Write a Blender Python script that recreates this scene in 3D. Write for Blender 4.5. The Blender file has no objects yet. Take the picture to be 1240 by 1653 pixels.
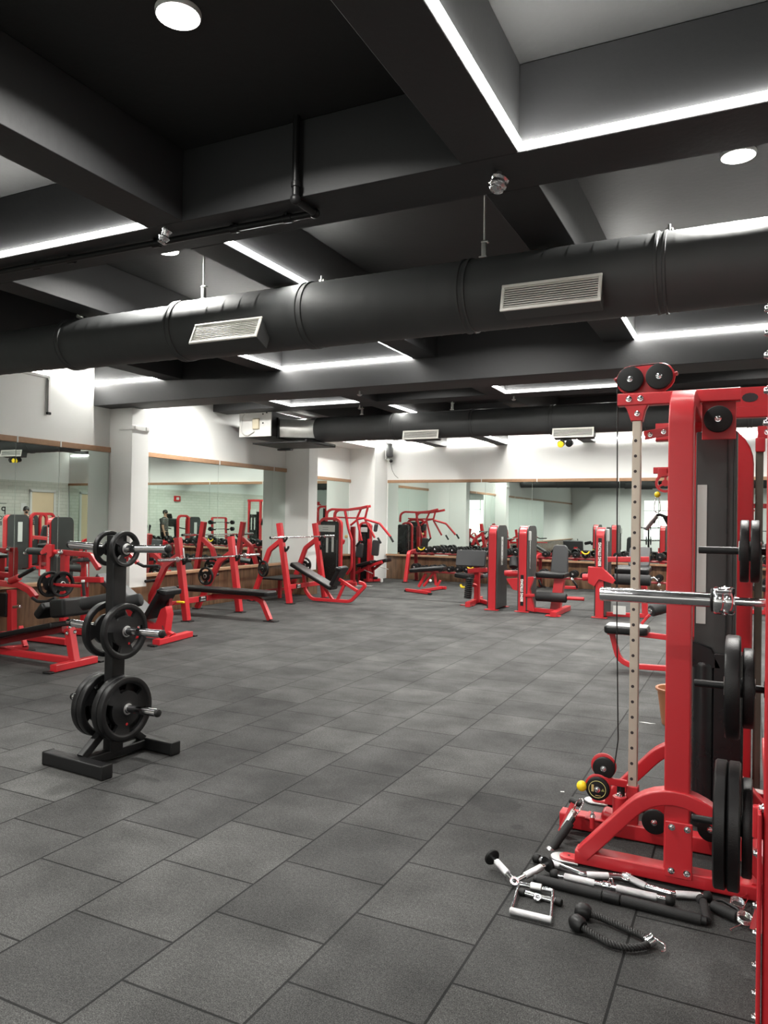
import bpy, bmesh, math, random
from mathutils import Vector, Matrix
R_ = math.radians
random.seed(7)
SC = bpy.context.scene
COL = SC.collection

# ------------------------------------------------------------------ camera
CAM_H = 1.5754
FPX, YAW, PITCH, ROLL = 1210.5, 0.45278, 0.0087054, 0.01535
_f = Vector((-math.sin(YAW)*math.cos(PITCH), math.cos(YAW)*math.cos(PITCH), math.sin(PITCH)))
_r0 = Vector((math.cos(YAW), math.sin(YAW), 0)); _u0 = _r0.cross(_f)
_r = _r0*math.cos(ROLL) + _u0*math.sin(ROLL)
_u = -_r0*math.sin(ROLL) + _u0*math.cos(ROLL)
EYE = Vector((0, 0, CAM_H))
cd = bpy.data.cameras.new('camera'); cam = bpy.data.objects.new('camera', cd); COL.objects.link(cam)
cd.sensor_fit = 'HORIZONTAL'; cd.sensor_width = 36; cd.lens = 36*FPX/1240
cd.clip_start = .05; cd.clip_end = 100
m3 = Matrix((_r, _u, -_f)).transposed()
cam.matrix_world = Matrix.Translation(EYE) @ m3.to_4x4()
SC.camera = cam
# ------------------------------------------------------------------ world, exposure
w = bpy.data.worlds.new('world'); SC.world = w; w.use_nodes = True
w.node_tree.nodes['Background'].inputs[0].default_value = (.55, .58, .6, 1)
w.node_tree.nodes['Background'].inputs[1].default_value = .5
SC.view_settings.view_transform = 'Standard'; SC.view_settings.look = 'None'
SC.view_settings.gamma = 1; SC.view_settings.use_curve_mapping = False
SC.view_settings.exposure = 0.22
SC.cycles.max_bounces = 14; SC.cycles.diffuse_bounces = 5; SC.cycles.glossy_bounces = 10
SC.cycles.sample_clamp_indirect = 6; SC.cycles.use_denoising = True
LED_E = 84.0        # LED strip radiance
DOWN_W = 88.0       # watts of each round ceiling lamp
DOWN_E = 24.0

# pixel of the 1240x1653 frame -> measured point on a plane of the room
def ray(x, y): return _f + _r*((x-620)/FPX) - _u*((y-826.5)/FPX)
def pz(x, y, z=0.0):
    d = ray(x, y); return EYE + d*((z-CAM_H)/d.z)
def px(x, y, X):
    d = ray(x, y); return EYE + d*(X/d.x)
def py(x, y, Y):
    d = ray(x, y); return EYE + d*(Y/d.y)

# ------------------------------------------------------------------ materials
MATS = {}
def mat(name, col, rough=.5, metal=0., var=.08, scale=8., bump=0., bscale=60., coat=0., emit=None, spec=.5):
    if name in MATS: return MATS[name]
    m = bpy.data.materials.new(name); m.use_nodes = True; MATS[name] = m
    nt = m.node_tree; b = nt.nodes['Principled BSDF']
    b.inputs['Roughness'].default_value = rough; b.inputs['Metallic'].default_value = metal
    b.inputs['Coat Weight'].default_value = coat; b.inputs['Coat Roughness'].default_value = .15
    b.inputs['Specular IOR Level'].default_value = spec
    tc = nt.nodes.new('ShaderNodeTexCoord')
    n = nt.nodes.new('ShaderNodeTexNoise'); n.inputs['Scale'].default_value = scale; n.inputs['Detail'].default_value = 4
    nt.links.new(tc.outputs['Object'], n.inputs['Vector'])
    mx = nt.nodes.new('ShaderNodeMix'); mx.data_type = 'RGBA'
    a = [max(0, c*(1-var)) for c in col]; d = [min(1, c*(1+var)) for c in col]
    mx.inputs[6].default_value = (*a, 1); mx.inputs[7].default_value = (*d, 1)
    nt.links.new(n.outputs['Fac'], mx.inputs[0]); nt.links.new(mx.outputs[2], b.inputs['Base Color'])
    mr = nt.nodes.new('ShaderNodeMapRange')
    mr.inputs[3].default_value = max(0.02, rough-.07); mr.inputs[4].default_value = min(1, rough+.07)
    nt.links.new(n.outputs['Fac'], mr.inputs[0]); nt.links.new(mr.outputs[0], b.inputs['Roughness'])
    if bump:
        n2 = nt.nodes.new('ShaderNodeTexNoise'); n2.inputs['Scale'].default_value = bscale; n2.inputs['Detail'].default_value = 3
        nt.links.new(tc.outputs['Object'], n2.inputs['Vector'])
        bp = nt.nodes.new('ShaderNodeBump'); bp.inputs['Strength'].default_value = bump; bp.inputs['Distance'].default_value = .01
        nt.links.new(n2.outputs['Fac'], bp.inputs['Height']); nt.links.new(bp.outputs[0], b.inputs['Normal'])
    if emit:
        b.inputs['Emission Color'].default_value = (*emit[0], 1); b.inputs['Emission Strength'].default_value = emit[1]
    return m
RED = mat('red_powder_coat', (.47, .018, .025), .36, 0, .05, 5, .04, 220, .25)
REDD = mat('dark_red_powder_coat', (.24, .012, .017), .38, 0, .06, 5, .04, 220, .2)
BLACK = mat('black_powder_coat', (.008, .008, .0085), .42, 0, .15, 9, .05, 200, spec=.3)
RUBBER = mat('black_rubber', (.007, .007, .007), .55, 0, .2, 20, .08, 150, spec=.3)
IRON = mat('rubber_coated_iron', (.0065, .0065, .007), .40, 0, .2, 14, .12, 240, spec=.3)
VINYL = mat('black_vinyl', (.0075, .0075, .008), .36, 0, .1, 12, .10, 300, spec=.3)
GVINYL = mat('charcoal_vinyl', (.034, .035, .037), .45, 0, .08, 12, .10, 300)
FOAM = mat('black_foam', (.006, .006, .0065), .7, 0, .15, 30, .2, 260)
CHROME = mat('chrome', (.82, .82, .84), .12, 1, .04, 18)
STEEL = mat('brushed_steel', (.55, .55, .55), .32, 1, .1, 30)
KNURL = mat('knurled_chrome', (.72, .72, .74), .38, 1, .1, 60, .5, 700)
GALV = mat('galvanised_sheet', (.62, .62, .60), .36, .9, .2, 9, .1, 30)
NICKEL = mat('satin_nickel_post', (.50, .43, .36), .42, .45, .06, 14)
SHROUD = mat('grey_shroud_plastic', (.040, .041, .041), .42, 0, .06, 6)
SHROUDB = mat('black_shroud_plastic', (.008, .008, .009), .28, 0, .1, 6)
PLAC = mat('grey_placard', (.55, .55, .53), .45, 0, .04, 9)
PLACD = mat('placard_print', (.2, .2, .2), .5)
WPAINT = mat('white_wall_paint', (.83, .84, .82), .6, 0, .03, 1.6, .05, 40)
WGLOSS = mat('white_column_gloss', (.78, .79, .77), .32, 0, .03, 1.3, .03, 25)
CEIL = mat('black_ceiling_paint', (.0205, .021, .0225), .62, 0, .15, 2.2, .12, 26)
DUCT = mat('black_duct_paint', (.052, .054, .055), .62, 0, .18, 5, .10, 22)
GRILLE = mat('cream_aluminium_grille', (.80, .78, .73), .45, 0, .08, 20)
SLOT = mat('grille_shadow_slot', (.03, .022, .025), .8)
WOOD = mat('oak_trim', (.36, .21, .12), .45, 0, .22, 18, .05, 60)
YEL = mat('yellow_plastic', (.85, .62, .02), .4, 0, .06, 10)
TERRA = mat('brown_bucket_plastic', (.30, .12, .055), .45, 0, .15, 9, .05, 40)
WHITEP = mat('white_plastic', (.75, .75, .73), .4, 0, .03, 12)
WTXT = mat('white_lettering', (.85, .83, .8), .5, 0, .02)
BTXT = mat('black_lettering', (.012, .012, .012), .6)
REDTXT = mat('red_lettering', (.5, .01, .015), .5)
FOIL = mat('silver_foil', (.7, .7, .72), .22, 1, .1, 20, .8, 35)
ROPE = mat('black_nylon_rope', (.009, .009, .009), .6, 0, .3, 60, .25, 200)
LEDM = mat('led_strip', (1, 1, 1), .5, emit=((1, .985, .93), LED_E))
LAMP = mat('lamp_diffuser', (1, 1, 1), .5, emit=((1, .98, .90), DOWN_E))
SKIN = mat('skin', (.45, .26, .18), .5, 0, .05, 30)
HAIR = mat('dark_hair', (.012, .01, .009), .5, 0, .3, 60)
CONC = mat('ceiling_slab_paint', (.0145, .015, .0150), .6, 0, .12, 1.7, .12, 24)

# ------------------------------------------------------------------ mesh builder
def frame_from(d, up=None):
    d = Vector(d).normalized()
    up = Vector(up) if up is not None else Vector((0, 0, 1))
    if abs(d.dot(up.normalized())) > .98: up = Vector((0, 1, 0)) if abs(d.y) < .9 else Vector((1, 0, 0))
    x = up.cross(d).normalized(); y = d.cross(x)
    return x, y, d            # y is 'up', x sideways
def fillet(pts, r=.08, n=5):
    pts = [Vector(p) for p in pts]
    if len(pts) < 3 or r <= 0: return pts
    out = [pts[0]]
    for i in range(1, len(pts)-1):
        a, b, c = pts[i-1], pts[i], pts[i+1]
        u = (a-b); v = (c-b); lu, lv = u.length, v.length; u /= lu; v /= lv
        ang = math.acos(max(-1, min(1, u.dot(v))))
        if ang > 3.10: out.append(b); continue
        t = min(r/math.tan(ang/2), lu*.48, lv*.48)
        rr = t*math.tan(ang/2)
        cdir = (u+v).normalized(); cen = b + cdir*(rr/math.sin(ang/2))
        s = b+u*t-cen; e = b+v*t-cen
        tot = s.angle(e); ax = s.cross(e).normalized()
        for k in range(n+1): out.append(cen + Matrix.Rotation(tot*k/n, 3, ax) @ s)
    out.append(pts[-1]); return out
def rrect(w, h, b):
    w /= 2; h /= 2; b = min(b, w*.9, h*.9); c = b*.3
    return [(w-b, -h), (w-c, -h+c), (w, -h+b), (w, h-b), (w-c, h-c), (w-b, h), (-w+b, h), (-w+c, h-c), (-w, h-b), (-w, -h+b), (-w+c, -h+c), (-w+b, -h)]
def circ(r, n): return [(r*math.cos(2*math.pi*i/n), r*math.sin(2*math.pi*i/n)) for i in range(n)]
class MB:
    def __init__(s): s.v = []; s.f = []
    def add(s, vs, fs, M=None):
        o = len(s.v)
        s.v += [tuple(M @ Vector(p)) if M is not None else tuple(p) for p in vs]
        s.f += [tuple(i+o for i in f) for f in fs]; return s
    def box(s, c, d, M=None, bev=.004, rz=0., rx=0., ry=0.):
        hx, hy, hz = d[0]/2, d[1]/2, d[2]/2; b = min(bev, hx*.6, hy*.6, hz*.6)
        T = Matrix.Translation(c)
        if rz or rx or ry: T = T @ Matrix.Rotation(rz, 4, 'Z') @ Matrix.Rotation(ry, 4, 'Y') @ Matrix.Rotation(rx, 4, 'X')
        if M is not None: T = M @ T
        vs = []; idx = {}
        for sx in (-1, 1):
            for sy in (-1, 1):
                for sz in (-1, 1):
                    for k, p in enumerate(((hx, hy-b, hz-b), (hx-b, hy, hz-b), (hx-b, hy-b, hz))):
                        idx[(sx, sy, sz, k)] = len(vs); vs.append((sx*p[0], sy*p[1], sz*p[2]))
        fs = []
        def q(l, flip): fs.append(tuple(l[::-1]) if flip else tuple(l))
        for sg in (-1, 1):
            q([idx[(sg, a, c_, 0)] for a, c_ in ((-1, -1), (1, -1), (1, 1), (-1, 1))], sg < 0)
            q([idx[(a, sg, c_, 1)] for a, c_ in ((-1, -1), (-1, 1), (1, 1), (1, -1))], sg < 0)
            q([idx[(a, c_, sg, 2)] for a, c_ in ((-1, -1), (1, -1), (1, 1), (-1, 1))], sg < 0)
        for a in (-1, 1):
            for c_ in (-1, 1):
                q([idx[(a, c_, -1, 0)], idx[(a, c_, -1, 1)], idx[(a, c_, 1, 1)], idx[(a, c_, 1, 0)]], a*c_ < 0)
                q([idx[(a, -1, c_, 2)], idx[(a, -1, c_, 0)], idx[(a, 1, c_, 0)], idx[(a, 1, c_, 2)]], a*c_ < 0)
                q([idx[(-1, a, c_, 1)], idx[(-1, a, c_, 2)], idx[(1, a, c_, 2)], idx[(1, a, c_, 1)]], a*c_ < 0)
                for e in (-1, 1): q([idx[(a, c_, e, 0)], idx[(a, c_, e, 1)], idx[(a, c_, e, 2)]], a*c_*e < 0)
        return s.add(vs, fs, T)
    def bar(s, p, q, w=.06, h=.06, bev=.006, up=None):
        return s.sweep([p, q], rrect(w, h, bev), up)
    def sweep(s, pts, prof, up=None, caps=True, closed=False):
        pts = [Vector(p) for p in pts]; n = len(pts); m = len(prof)
        tang = []
        for i in range(n):
            a = pts[i-1] if (i > 0 or closed) else pts[i]; b = pts[(i+1) % n] if (i < n-1 or closed) else pts[i]
            tang.append((b-a).normalized())
        x, y, d = frame_from(tang[0], up)
        vs = []
        for i in range(n):
            t = tang[i]
            if i: 
                qd = tang[i-1].rotation_difference(t); x = qd @ x; y = qd @ y
            k = 1.0
            for (a, b) in prof: vs.append(pts[i] + x*a + y*b)
        fs = []
        rng = n if closed else n-1
        for i in range(rng):
            i2 = (i+1) % n
            for j in range(m):
                fs.append((i*m+j, i*m+(j+1) % m, i2*m+(j+1) % m, i2*m+j))
        if caps and not closed:
            fs.append(tuple(range(m))[::-1]); fs.append(tuple((n-1)*m+j for j in range(m)))
        return s.add(vs, fs)
    def tube(s, pts, r=.012, fil=0., seg=10, closed=False, n=5):
        return s.sweep(fillet(pts, fil, n) if fil else pts, circ(r, seg), None, True, closed)
    def rt(s, pts, w=.06, h=.06, fil=.08, bev=.008, up=None, n=5):
        return s.sweep(fillet(pts, fil, n), rrect(w, h, bev), up)
    def lathe(s, prof, o=(0, 0, 0), ax=(0, 0, 1), seg=24):
        x, y, d = frame_from(ax); o = Vector(o); vs = []; rings = []
        for (r, z) in prof:
            if r < 1e-6: rings.append([len(vs)]); vs.append(o+d*z)
            else:
                rings.append(list(range(len(vs), len(vs)+seg)))
                for k in range(seg):
                    a = 2*math.pi*k/seg; vs.append(o+d*z+x*(r*math.cos(a))+y*(r*math.sin(a)))
        fs = []
        for A, B in zip(rings, rings[1:]):
            for k in range(seg):
                k2 = (k+1) % seg
                if len(A) == 1 and len(B) == 1: continue
                if len(A) == 1: fs.append((A[0], B[k2], B[k]))
                elif len(B) == 1: fs.append((A[k], A[k2], B[0]))
                else: fs.append((A[k], A[k2], B[k2], B[k]))
        return s.add(vs, fs)
    def cyl(s, p, q, r, r2=None, seg=20, bev=.002):
        p = Vector(p); q = Vector(q); L = (q-p).length; r2 = r if r2 is None else r2; b = min(bev, r*.4, r2*.4, L*.3)
        return s.lathe([(0, 0), (r-b, 0), (r, b), (r2, L-b), (r2-b, L), (0, L)], p, q-p, seg)
    def ball(s, c, r, seg=14, sz=1.):
        k = 8; return s.lathe([(r*math.sin(math.pi*i/k) if 0 < i < k else 0, -r*sz*math.cos(math.pi*i/k)) for i in range(k+1)], c, (0, 0, 1), seg)
    def prism(s, poly, t, M, bev=0.):
        n = len(poly); vs = []
        cx = sum(p[0] for p in poly)/n; cy = sum(p[1] for p in poly)/n
        def ins(p, b):
            d = math.hypot(p[0]-cx, p[1]-cy) or 1
            return (p[0]-(p[0]-cx)/d*b, p[1]-(p[1]-cy)/d*b)
        lay = [(-t/2, bev), (-t/2+bev, 0), (t/2-bev, 0), (t/2, bev)] if bev else [(-t/2, 0), (t/2, 0)]
        for z, b in lay: vs += [(*ins(p, b), z) for p in poly]
        fs = [tuple(range(n))[::-1], tuple((len(lay)-1)*n+i for i in range(n))]
        for l in range(len(lay)-1):
            for i in range(n):
                j = (i+1) % n; fs.append((l*n+i, l*n+j, (l+1)*n+j, (l+1)*n+i))
        return s.add(vs, fs, M)
    def pad(s, M, sx, sy, sz, rc=.04, e=.018, taper=1.):
        """upholstered pad: rounded outline sx x sy, thickness sz, rounded rim; taper narrows sx at +y"""
        def outline(i):
            o = []; hx, hy = sx/2-i, sy/2-i; r = max(rc-i, .004)
            for cx, cy, a0 in ((1, 1, 0), (-1, 1, 90), (-1, -1, 180), (1, -1, 270)):
                for k in range(5):
                    a = R_(a0+k*22.5); X = cx*(hx-r)+r*math.cos(a); Y = cy*(hy-r)+r*math.sin(a)
                    o.append((X*(1+(taper-1)*(Y+hy)/(2*hy)), Y))
            return o
        vs = []; L = []
        for k in range(4): a = R_(90*k/3); L.append((-sz/2+e*(1-math.sin(a)), e*(1-math.cos(a))) )
        lay = [( -sz/2, e), (-sz/2+e*.3, e*.3), (-sz/2+e, 0), (sz/2-e, 0), (sz/2-e*.3, e*.3), (sz/2, e)]
        for z, i in lay: vs += [(x, y, z) for x, y in outline(i)]
        n = 20; fs = [tuple(range(n))[::-1], tuple((len(lay)-1)*n+i for i in range(n))]
        for l in range(len(lay)-1):
            for i in range(n):
                j = (i+1) % n; fs.append((l*n+i, l*n+j, (l+1)*n+j, (l+1)*n+i))
        return s.add(vs, fs, M)
    def build(s, name, m, parent=None, world=True, rest=None):
        """rest: placed as a top-level mesh whose origin sits at that point"""
        off = Vector((0, 0, 0))
        if parent is not None and world: off = wloc(parent)
        if rest is not None: off = Vector(rest)
        me = bpy.data.meshes.new(name)
        me.from_pydata([tuple(Vector(p)-off) for p in s.v], [], s.f)
        bm = bmesh.new(); bm.from_mesh(me); bmesh.ops.recalc_face_normals(bm, faces=bm.faces); bm.to_mesh(me); bm.free()
        me.shade_smooth(); me.set_sharp_from_angle(angle=.84)
        me.materials.append(m); me.update()
        o = bpy.data.objects.new(name, me); COL.objects.link(o)
        wn = o.modifiers.new('face_weighted_normals', 'WEIGHTED_NORMAL'); wn.keep_sharp = True
        if parent is not None: o.parent = parent
        if rest is not None: o.location = rest
        return o
WL = {}
def wloc(o):
    p = Vector((0, 0, 0))
    while o is not None: p += o.location; o = o.parent
    return p
def tag(o, label=None, cat=None, group=None, kind=None):
    if label: o['label'] = label
    if cat: o['category'] = cat
    if group: o['group'] = group
    if kind: o['kind'] = kind
    return o
def thing(name, label, cat, loc=(0, 0, 0), rz=0., group=None):
    o = bpy.data.objects.new(name, None); COL.objects.link(o); o.empty_display_size = .1
    o.location = loc; o.rotation_euler = (0, 0, rz); return tag(o, label, cat, group)
def struct(name, mb, m): return tag(mb.build(name, m), kind='structure')
def dup(o, loc=None, rz=None, label=None, group=None):
    def rec(a, par):
        c = a.copy(); COL.objects.link(c)
        if par is not None: c.parent = par
        for ch in a.children: rec(ch, c)
        return c
    r = rec(o, None)
    if loc is not None: r.location = loc
    if rz is not None: r.rotation_euler = (0, 0, rz)
    if label: r['label'] = label
    if group: r['group'] = group
    return r
def axes(o, x, y):
    x = Vector(x).normalized(); y = Vector(y); z = x.cross(y).normalized(); y = z.cross(x)
    M = Matrix((x, y, z)).transposed().to_4x4(); M.translation = Vector(o); return M
def txt(name, body, size, m, parent, M, ext=.0006, align='CENTER', bold=.0, sx=1., kind=None):
    cu = bpy.data.curves.new(name, 'FONT'); cu.body = body; cu.size = size; cu.extrude = ext; cu.offset = bold
    cu.align_x = align; cu.align_y = 'CENTER'; cu.resolution_u = 3
    t = bpy.data.objects.new(name, cu); COL.objects.link(t)
    dg = bpy.context.evaluated_depsgraph_get(); me = bpy.data.meshes.new_from_object(t.evaluated_get(dg))
    bpy.data.objects.remove(t); bpy.data.curves.remove(cu)
    off = wloc(parent) if parent is not None else Vector((0, 0, 0))
    me.transform(Matrix.Translation(-off) @ M @ Matrix.Diagonal((sx, 1, 1, 1)))
    me.materials.clear(); me.materials.append(m); me.name = name
    o = bpy.data.objects.new(name, me); COL.objects.link(o)
    if parent is not None: o.parent = parent
    if kind: o['kind'] = kind
    return o
ORD = ['first', 'second', 'third', 'fourth', 'fifth', 'sixth', 'seventh', 'eighth', 'ninth', 'tenth', 'eleventh', 'twelfth', 'thirteenth', 'fourteenth', 'fifteenth', 'sixteenth']
def bolts(root, m, items, name='bolt'):
    for it in items:
        b = MB(); bolt(b, *it); b.build(name, m, root)
def bolt(mb, p, ax, r=.008, h=.008):
    p = Vector(p); ax = Vector(ax).normalized()
    mb.lathe([(0, 0), (r*1.5, 0), (r*1.5, h*.25), (r, h*.3), (r, h*.8), (r*.7, h), (r*.35, h), (r*.3, h*.7), (0, h*.7)], p, ax, 12)
# ================================================================== ROOM SHELL
XL, XR, YB, YR, ZC = -8.6, 3.3, 17.9, -5.0, 3.88
ZB, ZM = 3.43, 3.15
# ---- floor: half-metre rubber tiles in running bond
def floor_material():
    m = bpy.data.materials.new('rubber_floor_tiles'); m.use_nodes = True; nt = m.node_tree; L = nt.links.new
    b = nt.nodes['Principled BSDF']; N = nt.nodes.new
    geo = N('ShaderNodeNewGeometry'); sep = N('ShaderNodeSeparateXYZ'); L(geo.outputs['Position'], sep.inputs[0])
    def math_(op, a, v):
        n = N('ShaderNodeMath'); n.operation = op; L(a, n.inputs[0]); n.inputs[1].default_value = v; return n.outputs[0]
    u = math_('ADD', sep.outputs['Y'], -2.167+.25+20); v = math_('ADD', sep.outputs['X'], 2.393+20)
    cmb = N('ShaderNodeCombineXYZ'); L(u, cmb.inputs[0]); L(v, cmb.inputs[1])
    # wobble of the joints
    br = N('ShaderNodeTexBrick'); L(cmb.outputs[0], br.inputs['Vector'])
    br.offset = .5; br.offset_frequency = 2; br.squash = 1
    br.inputs['Scale'].default_value = 1; br.inputs['Brick Width'].default_value = .5; br.inputs['Row Height'].default_value = .5
    br.inputs['Mortar Size'].default_value = .0058; br.inputs['Mortar Smooth'].default_value = .35; br.inputs['Bias'].default_value = 0
    br.inputs['Color1'].default_value = (.031, .031, .0305, 1); br.inputs['Color2'].default_value = (.048, .048, .0465, 1)
    br.inputs['Mortar'].default_value = (.0025, .0025, .0025, 1)
    def noise(scale, detail, rough=.55):
        n = N('ShaderNodeTexNoise'); n.inputs['Scale'].default_value = scale; n.inputs['Detail'].default_value = detail
        n.inputs['Roughness'].default_value = rough; L(geo.outputs['Position'], n.inputs['Vector']); return n.outputs['Fac']
    def rng(f, a, b_, lo, hi):
        n = N('ShaderNodeMapRange'); L(f, n.inputs[0]); n.inputs[1].default_value = a; n.inputs[2].default_value = b_
        n.inputs[3].default_value = lo; n.inputs[4].default_value = hi; return n.outputs[0]
    def mul(ca, f):
        n = N('ShaderNodeMix'); n.data_type = 'RGBA'; n.blend_type = 'MULTIPLY'; n.inputs[0].default_value = 1
        L(ca, n.inputs[6]); L(f, n.inputs[7]); return n.outputs[2]
    c = mul(br.outputs['Color'], rng(noise(2.3, 5), .3, .72, .72, 1.34))        # dust and scuffs
    c = mul(c, rng(noise(.55, 3), .35, .65, .85, 1.2))
    c = mul(c, rng(noise(230, 2), .36, .66, .35, 1.75)); c = mul(c, rng(noise(70, 3), .34, .68, .75, 1.25))                            # rubber granules
    nz = N('ShaderNodeTexNoise'); nz.inputs['Scale'].default_value = 9; L(geo.outputs['Position'], nz.inputs['Vector'])
    for sx, sy, rad, dark in ((843, 1271, .16, .74), (798, 1297, .15, .66), (931, 1172, .17, .72), (835, 1335, .04, .6), (720, 1112, .13, .8)):   # dried spill marks
        q = pz(sx, sy); vm = N('ShaderNodeVectorMath'); vm.operation = 'DISTANCE'; L(geo.outputs['Position'], vm.inputs[0]); vm.inputs[1].default_value = q
        wob = N('ShaderNodeMath'); wob.operation = 'MULTIPLY_ADD'; L(nz.outputs['Fac'], wob.inputs[0]); wob.inputs[1].default_value = rad*1.2; L(vm.outputs['Value'], wob.inputs[2])
        c = mul(c, rng(wob.outputs[0], rad*1.35, rad*1.6, dark, 1.0))
    L(c, b.inputs['Base Color'])
    L(rng(noise(2.3, 5), .3, .7, .85, .68), b.inputs['Roughness'])
    b.inputs['Specular IOR Level'].default_value = .25
    bp = N('ShaderNodeBump'); bp.inputs['Strength'].default_value = .30; bp.inputs['Distance'].default_value = .004
    inv = math_('MULTIPLY', br.outputs['Fac'], -3.0); ad = N('ShaderNodeMath'); ad.operation = 'ADD'
    L(inv, ad.inputs[0]); L(noise(210, 2), ad.inputs[1]); L(ad.outputs[0], bp.inputs['Height']); L(bp.outputs[0], b.inputs['Normal'])
    return m
struct('floor', MB().box(((XL-.85+XR+.1)/2, (YB+YR)/2, -.05), (XR+.1-XL+.85, YB-YR+.3, .1), bev=0), floor_material())
MATGREY = mat('dark_floor_mat', (.030, .031, .031), .6, 0, .15, 40, .1, 300)
# black transition strip across the floor in front of the weight machines
t = MB(); t.box((-3.2, 13.58, .002), (9.2, .05, .006), bev=.001, rz=.04); struct('trim_1', t, RUBBER)

# ---- ceiling slab and beams
struct('ceiling', MB().box(((XL-.8+XR)/2, (YB+YR)/2, ZC+.05), (XR-XL+1.2, YB-YR+.3, .1), bev=0), CONC)
beamN = [( -.62, .40, ZB), (3.67, .41, ZB), (7.95, .52, ZM), (10.65, .40, ZB), (14.1, .40, ZB), (-4.2, .4, ZB)]
for i, (y, d, z) in enumerate(beamN):
    struct('trim_%d' % (10+i), MB().box(((XL-.001+XR)/2, y+d/2, (z+ZC)/2), (XR-XL, d, ZC-z), bev=.006), CEIL)
for i, (x0, x1) in enumerate(((-1.37, -1.06), (-3.52, -3.23), (-5.63, -5.34), (-7.27, -6.95), (1.0, 1.3))):
    ys = [(YR, -4.2), (-3.8, -.62), (-.22, 3.67), (4.08, 7.95), (8.47, 10.65), (11.05, 14.1), (14.5, YB)]
    for j, (a, b_) in enumerate(ys):
        struct('trim_%d' % (20+i*10+j), MB().box(((x0+x1)/2, (a+b_)/2, (ZB+ZC)/2), (x1-x0, b_-a-.002, ZC-ZB), bev=.006), CEIL)

# ---- left wall: plaster, two columns, alcove
m = MB()
m.box((XL-.075, (YR+13.25)/2, 1.94), (.15, 13.25-YR, 3.88), bev=0)
m.box((-9.40, 15.25, 1.94), (.1, 3.82, 3.88), bev=0)
m.box((-8.975, 13.295, 1.94), (.75, .09, 3.88), bev=0)
m.box((-8.99, 17.55, 1.94), (.72, .78, 3.88), bev=0)
struct('wall_left', m, WPAINT)
struct('trim_2', MB().box((-9.0, 15.25, 3.62), (.74, 3.8, .5), bev=.004), WPAINT)
struct('trim_3', MB().box((-8.375, 8.435, (ZM+.5)/2), (.45, .35, ZM-.5), bev=.006), WGLOSS)
struct('trim_4', MB().box((-8.315, 13.17, (ZB+.5)/2), (.57, .34, ZB-.5), bev=.006), WGLOSS)
struct('wall_back', MB().box(((XL-.8+XR)/2, YB+.06, 1.94), (XR-XL+1, .12, 3.88), bev=0), WPAINT)
# rear wall with a wide opening for the window
wx0, wx1, wz0, wz1 = -4.9, -2.7, .7, 2.75
m = MB()
m.box(((XL+wx0)/2, YR-.06, 1.94), (wx0-XL, .12, 3.88), bev=0); m.box(((XR+wx1)/2, YR-.06, 1.94), (XR-wx1, .12, 3.88), bev=0)
m.box(((wx0+wx1)/2, YR-.06, wz0/2), (wx1-wx0, .12, wz0), bev=0); m.box(((wx0+wx1)/2, YR-.06, (wz1+3.88)/2), (wx1-wx0, .12, 3.88-wz1), bev=0)
struct('wall_rear', m, WPAINT)
DAY = mat('daylight_pane', (.9, .95, .9), .3, emit=((.93, 1, .90), 3.2))
m = MB().box(((wx0+wx1)/2, YR-.05, (wz0+wz1)/2), (wx1-wx0, .01, wz1-wz0), bev=0); wn = struct('window_1', m, DAY)
m = MB()
for k in range(4): m.box((wx0+(wx1-wx0)*k/3, YR-.03, (wz0+wz1)/2), (.05, .05, wz1-wz0), bev=.004)
for z in (wz0, wz1-.55, wz1): m.box(((wx0+wx1)/2, YR-.03, z), (wx1-wx0+.05, .05, .05), bev=.004)
tag(m.build('window_frame', WHITEP, wn), kind='structure')

# ---- right wall: painted brick, seen in the mirrors
def brick_material():
    m = bpy.data.materials.new('painted_brick'); m.use_nodes = True; nt = m.node_tree; L = nt.links.new; N = nt.nodes.new
    b = nt.nodes['Principled BSDF']; g = N('ShaderNodeNewGeometry'); s = N('ShaderNodeSeparateXYZ'); L(g.outputs['Position'], s.inputs[0])
    c = N('ShaderNodeCombineXYZ'); L(s.outputs['Y'], c.inputs[0]); L(s.outputs['Z'], c.inputs[1])
    br = N('ShaderNodeTexBrick'); L(c.outputs[0], br.inputs['Vector']); br.inputs['Scale'].default_value = 1
    br.inputs['Brick Width'].default_value = .32; br.inputs['Row Height'].default_value = .11; br.inputs['Mortar Size'].default_value = .008
    br.inputs['Color1'].default_value = (.60, .61, .55, 1); br.inputs['Color2'].default_value = (.66, .66, .60, 1); br.inputs['Mortar'].default_value = (.50, .51, .45, 1)
    L(br.outputs['Color'], b.inputs['Base Color']); b.inputs['Roughness'].default_value = .6
    bp = N('ShaderNodeBump'); bp.inputs['Strength'].default_value = .4; bp.inputs['Distance'].default_value = -.006; L(br.outputs['Fac'], bp.inputs['Height']); L(bp.outputs[0], b.inputs['Normal'])
    return m
struct('wall_right', MB().box((XR+.06, (YR+YB)/2, 1.94), (.12, YB-YR, 3.88), bev=0), WPAINT)
struct('wall_right_brickwork', MB().box((XR-.012, 11.0, 1.30), (.024, 13.7, 2.60), bev=.002), brick_material())
DOORM = mat('cream_lit_door', (.78, .62, .42), .45, 0, .03, 4)
d = MB().box((XR-.045, 16.9, 1.13), (.04, .92, 2.24), bev=.004); dr = struct('door_1', d, DOORM)
m = MB()
for y in (16.40, 17.40): m.box((XR-.05, y, 1.15), (.07, .08, 2.3), bev=.004)
m.box((XR-.05, 16.9, 2.30), (.07, 1.08, .08), bev=.004)
tag(m.build('door_frame', WHITEP, dr), kind='structure')
m = MB(); m.cyl((XR-.065, 16.52, 1.0), (XR-.11, 16.52, 1.0), .012); m.tube([(XR-.11, 16.52, 1.0), (XR-.11, 16.64, 1.0)], .01)
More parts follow.
